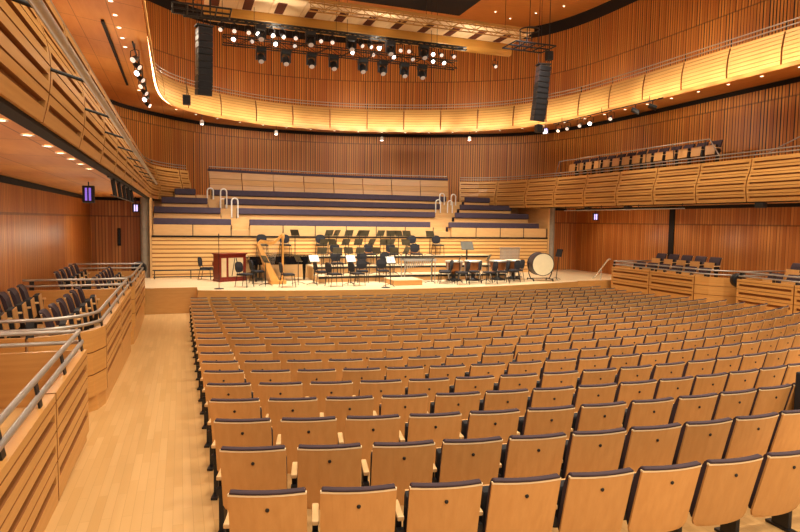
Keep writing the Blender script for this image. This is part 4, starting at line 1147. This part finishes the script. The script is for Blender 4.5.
# pipe under the right balcony
t = thing('lighting_pipe', 'thin pale pipe hanging below the right balcony front', 'pipe')
MB().tube([(17.0, 24.3, 3.92), (17.15, 17.2, 3.92)], .02, 6).build('pipe', M['steel'], t)
for y in (17.3, 19.5, 21.7, 24.2): MB().tube([(17.0+(24.3-y)/7.1*.15, y, 3.92), (17.0+(24.3-y)/7.1*.15, y, 4.12)], .014, 5).build('hanger', M['black'], t)
for k, y in enumerate((23.0, 20.4, 14.3)):
    t = thing('small_monitor', f'small black box under the right balcony front, {nth(k+1)} from the stage', 'loudspeaker', (17.35, y, 3.98), 0, 'small boxes under the right balcony')
    MB().box((0, 0, 0), (.2, .3, .16), bev=.02).build('cabinet', M['black'], t); MB().tube([(0, 0, .07), (0, 0, .15)], .02, 6).build('bracket', M['black'], t)
# black rounded loudspeakers at the box ends
for k, (x, y, z) in enumerate(((17.62, 15.22, 1.5), (-1.3, 22.1, 1.6))):
    zb = floorz(x, y) if k == 0 else .9
    t = thing('floor_speaker', ['round black loudspeaker on a post between the two right boxes', 'black loudspeaker at the end of the far left box'][k], 'loudspeaker', (x, y, z), [-.5, .2][k], 'black speakers at the box ends')
    mb = MB(); mb.lathe([(.20, -.14), (.24, -.06), (.24, .08), (.19, .15)], (0, 0, .0), 20, M_=Mx); fixn(mb.build('cabinet', M['black'], t))
    MB().lathe([(.18, -.006), (.18, .006)], (0, -.15, 0), 20, M_=Mx).build('grille', M['blackfab'], t)
    MB().tube([(0, .02, -.2), (0, .02, zb-z)], .03, 8).build('post', M['black'], t); MB().lathe([(.16, zb-z), (.16, zb-z+.02)], (0, .02, 0), 14).build('foot', M['black'], t)
# tall black equipment case at the right edge of the seating
cx, cy = 7.02, 4.91
zf = floorz(cx, cy)
t = thing('equipment_case', 'tall black equipment case among the seats at the right edge', 'equipment case', (cx, cy, zf), .12)
MB().box((0, 0, .49), (.48, .24, .94), bev=.02).build('case_body', M['blackfab'], t)
MB().box((0, -.125, .49), (.4, .02, .78), bev=.005).build('front_panel', M['black'], t)
for x in (-.2, .2):
    for y in (-.09, .09): MB().lathe([(.03, 0), (.03, .03)], (x, y, 0), 10).build('foot', M['black'], t)

# ------------------------------------------------------------------ lights
def lamp(kind, name, loc, energy, col, size=.3, target=None, spot=None, blend=.6):
    l = bpy.data.lights.new(name, kind); l.energy = energy; l.color = col
    if kind in ('SPOT', 'POINT'): l.shadow_soft_size = size
    if kind == 'SPOT': l.spot_size = spot; l.spot_blend = blend
    if kind == 'AREA': l.shape = 'RECTANGLE'; l.size = size[0]; l.size_y = size[1]
    o = bpy.data.objects.new(name, l); COL.objects.link(o); o.location = loc
    if target is not None:
        o.rotation_euler = (Vector(target)-Vector(loc)).to_track_quat('-Z', 'Y').to_euler()
    return o
WARM = (1., .84, .62); STAGEC = (1., .92, .80)
K = 1.0
for x in (1.5, 6, 10.5, 15):
    for y in (3, 9, 15):
        lamp('SPOT', 'overhead_fill', (x, y, 13.2), 1500*K, WARM, .35, (x, y+.5, 0), 1.9, .8)  # unseen spots added overhead to light the stalls
for x in (-1, 4, 9, 14): lamp('SPOT', 'rear_fill', (x, -4, 10.5), 1550*K, WARM, .4, (x+1.5, 9, .5), 1.5, .8)  # unseen spots added behind the camera to brighten the seat backs
for k, (x, y, tx, ty) in enumerate(((1.5, 22.9, 2.5, 24), (4.5, 22.9, 4.5, 24), (7.0, 22.9, 7.2, 23.4), (9.5, 22.9, 9.8, 23.6), (11.5, 22.9, 12.8, 23.6), (3.9, 18.6, 4.5, 26), (8, 18.6, 8.1, 26.5), (11.0, 18.6, 12.5, 26))):
    lamp('SPOT', 'stage_lamp', (x, y, 10.1 if k < 5 else 11.), (2100 if k < 5 else 1500)*K, STAGEC, .15, (tx, ty, 1.2 if k < 5 else 3.), 1.25, .6)
for x in (3.5, 7.5, 11.5): lamp('SPOT', 'canopy_fill', (x, 23.2, 10.0), 110*K, WARM, .1, (x, 23.9, 11.4), 2.4, .9)  # upward spots added to brighten the canopy underside
# lamps under the side balconies
for y in (6, 10, 14, 18, 22): lamp('SPOT', 'balcony_lamp', (-2.2, y, 4.05), 60*K, WARM, .06, (-2.4, y, 0), 2.2, .7)
for y in (12, 16, 20, 24): lamp('SPOT', 'balcony_lamp', (18.4, y, 4.05), 75*K, WARM, .06, (18.8, y, 0), 2.2, .7)
for y in (5, 8.5, 12, 15.5, 19, 22.5): lamp('POINT', 'box_fill', (-2.3, y, 2.75), 22*K, WARM, .12)  # point lights without fittings, added to lift the left soffit and wall
for y in (8, 12.5, 17, 21.5): lamp('POINT', 'upper_box_fill', (-2.3, y, 6.3), 55*K, WARM, .15)  # more added point lights, brightening the upper left soffit
for y in (9, 14, 19, 24): lamp('SPOT', 'fascia_fill', (9., y, 11.8), 800*K, WARM, .3, (17.3, y, 4.7), .75, .9)  # unseen spots added to brighten the right balcony front
for y in (10, 14, 18, 22): lamp('POINT', 'box_fill', (18.6, y, 2.8), 16*K, WARM, .12)  # same added fill under the right balcony
# unseen spots added to brighten the upper fascia and the walls behind
dd = F3.find_y(9.)
while dd < F3.find_y(8., 'R'):
    p, nn, tt = F3.at(dd); q = p+nn*1.5
    lamp('SPOT', 'fascia_wash_fill', (q.x, q.y, 8.0), (155 if random.random() < .8 else 95)*K, (1., .88, .62), .12, (p.x, p.y, 8.44), 1.12, 1.)
    dd += 1.0
for d in [F3.L*f for f in (.22, .32, .38, .45, .52, .6, .68, .76, .86)]:
    p, nn, tt = F3.at(d); q = p+nn*1.2; w_ = p-nn*2.6
    lamp('SPOT', 'wall_fill', (q.x, q.y, 7.4), 210*K, WARM, .15, (w_.x, w_.y, 6.4), 1.9, .9)  # unseen spot added to lift the wall below the upper balcony
# unseen point lights added above the upper balcony to brighten its wall
for d in [F3.L*f for f in (.2, .3, .38, .45, .52, .6, .68, .76, .86)]:
    p, nn, tt = F3.at(d); q = p-nn*.6
    lamp('POINT', 'upper_wall_fill', (q.x, q.y, 9.8), 110*K, WARM, .15)
w = bpy.data.worlds.new('hall ambience'); scn.world = w; w.use_nodes = True
bg = w.node_tree.nodes['Background']; bg.inputs[0].default_value = (1., .84, .64, 1); bg.inputs[1].default_value = .75
for o in list(bpy.data.objects):
    if o.name.startswith(('auditorium_seat',)) and o.type == 'EMPTY' and o['label'] == 'seat':
        for c in list(o.children): bpy.data.objects.remove(c)
        bpy.data.objects.remove(o)
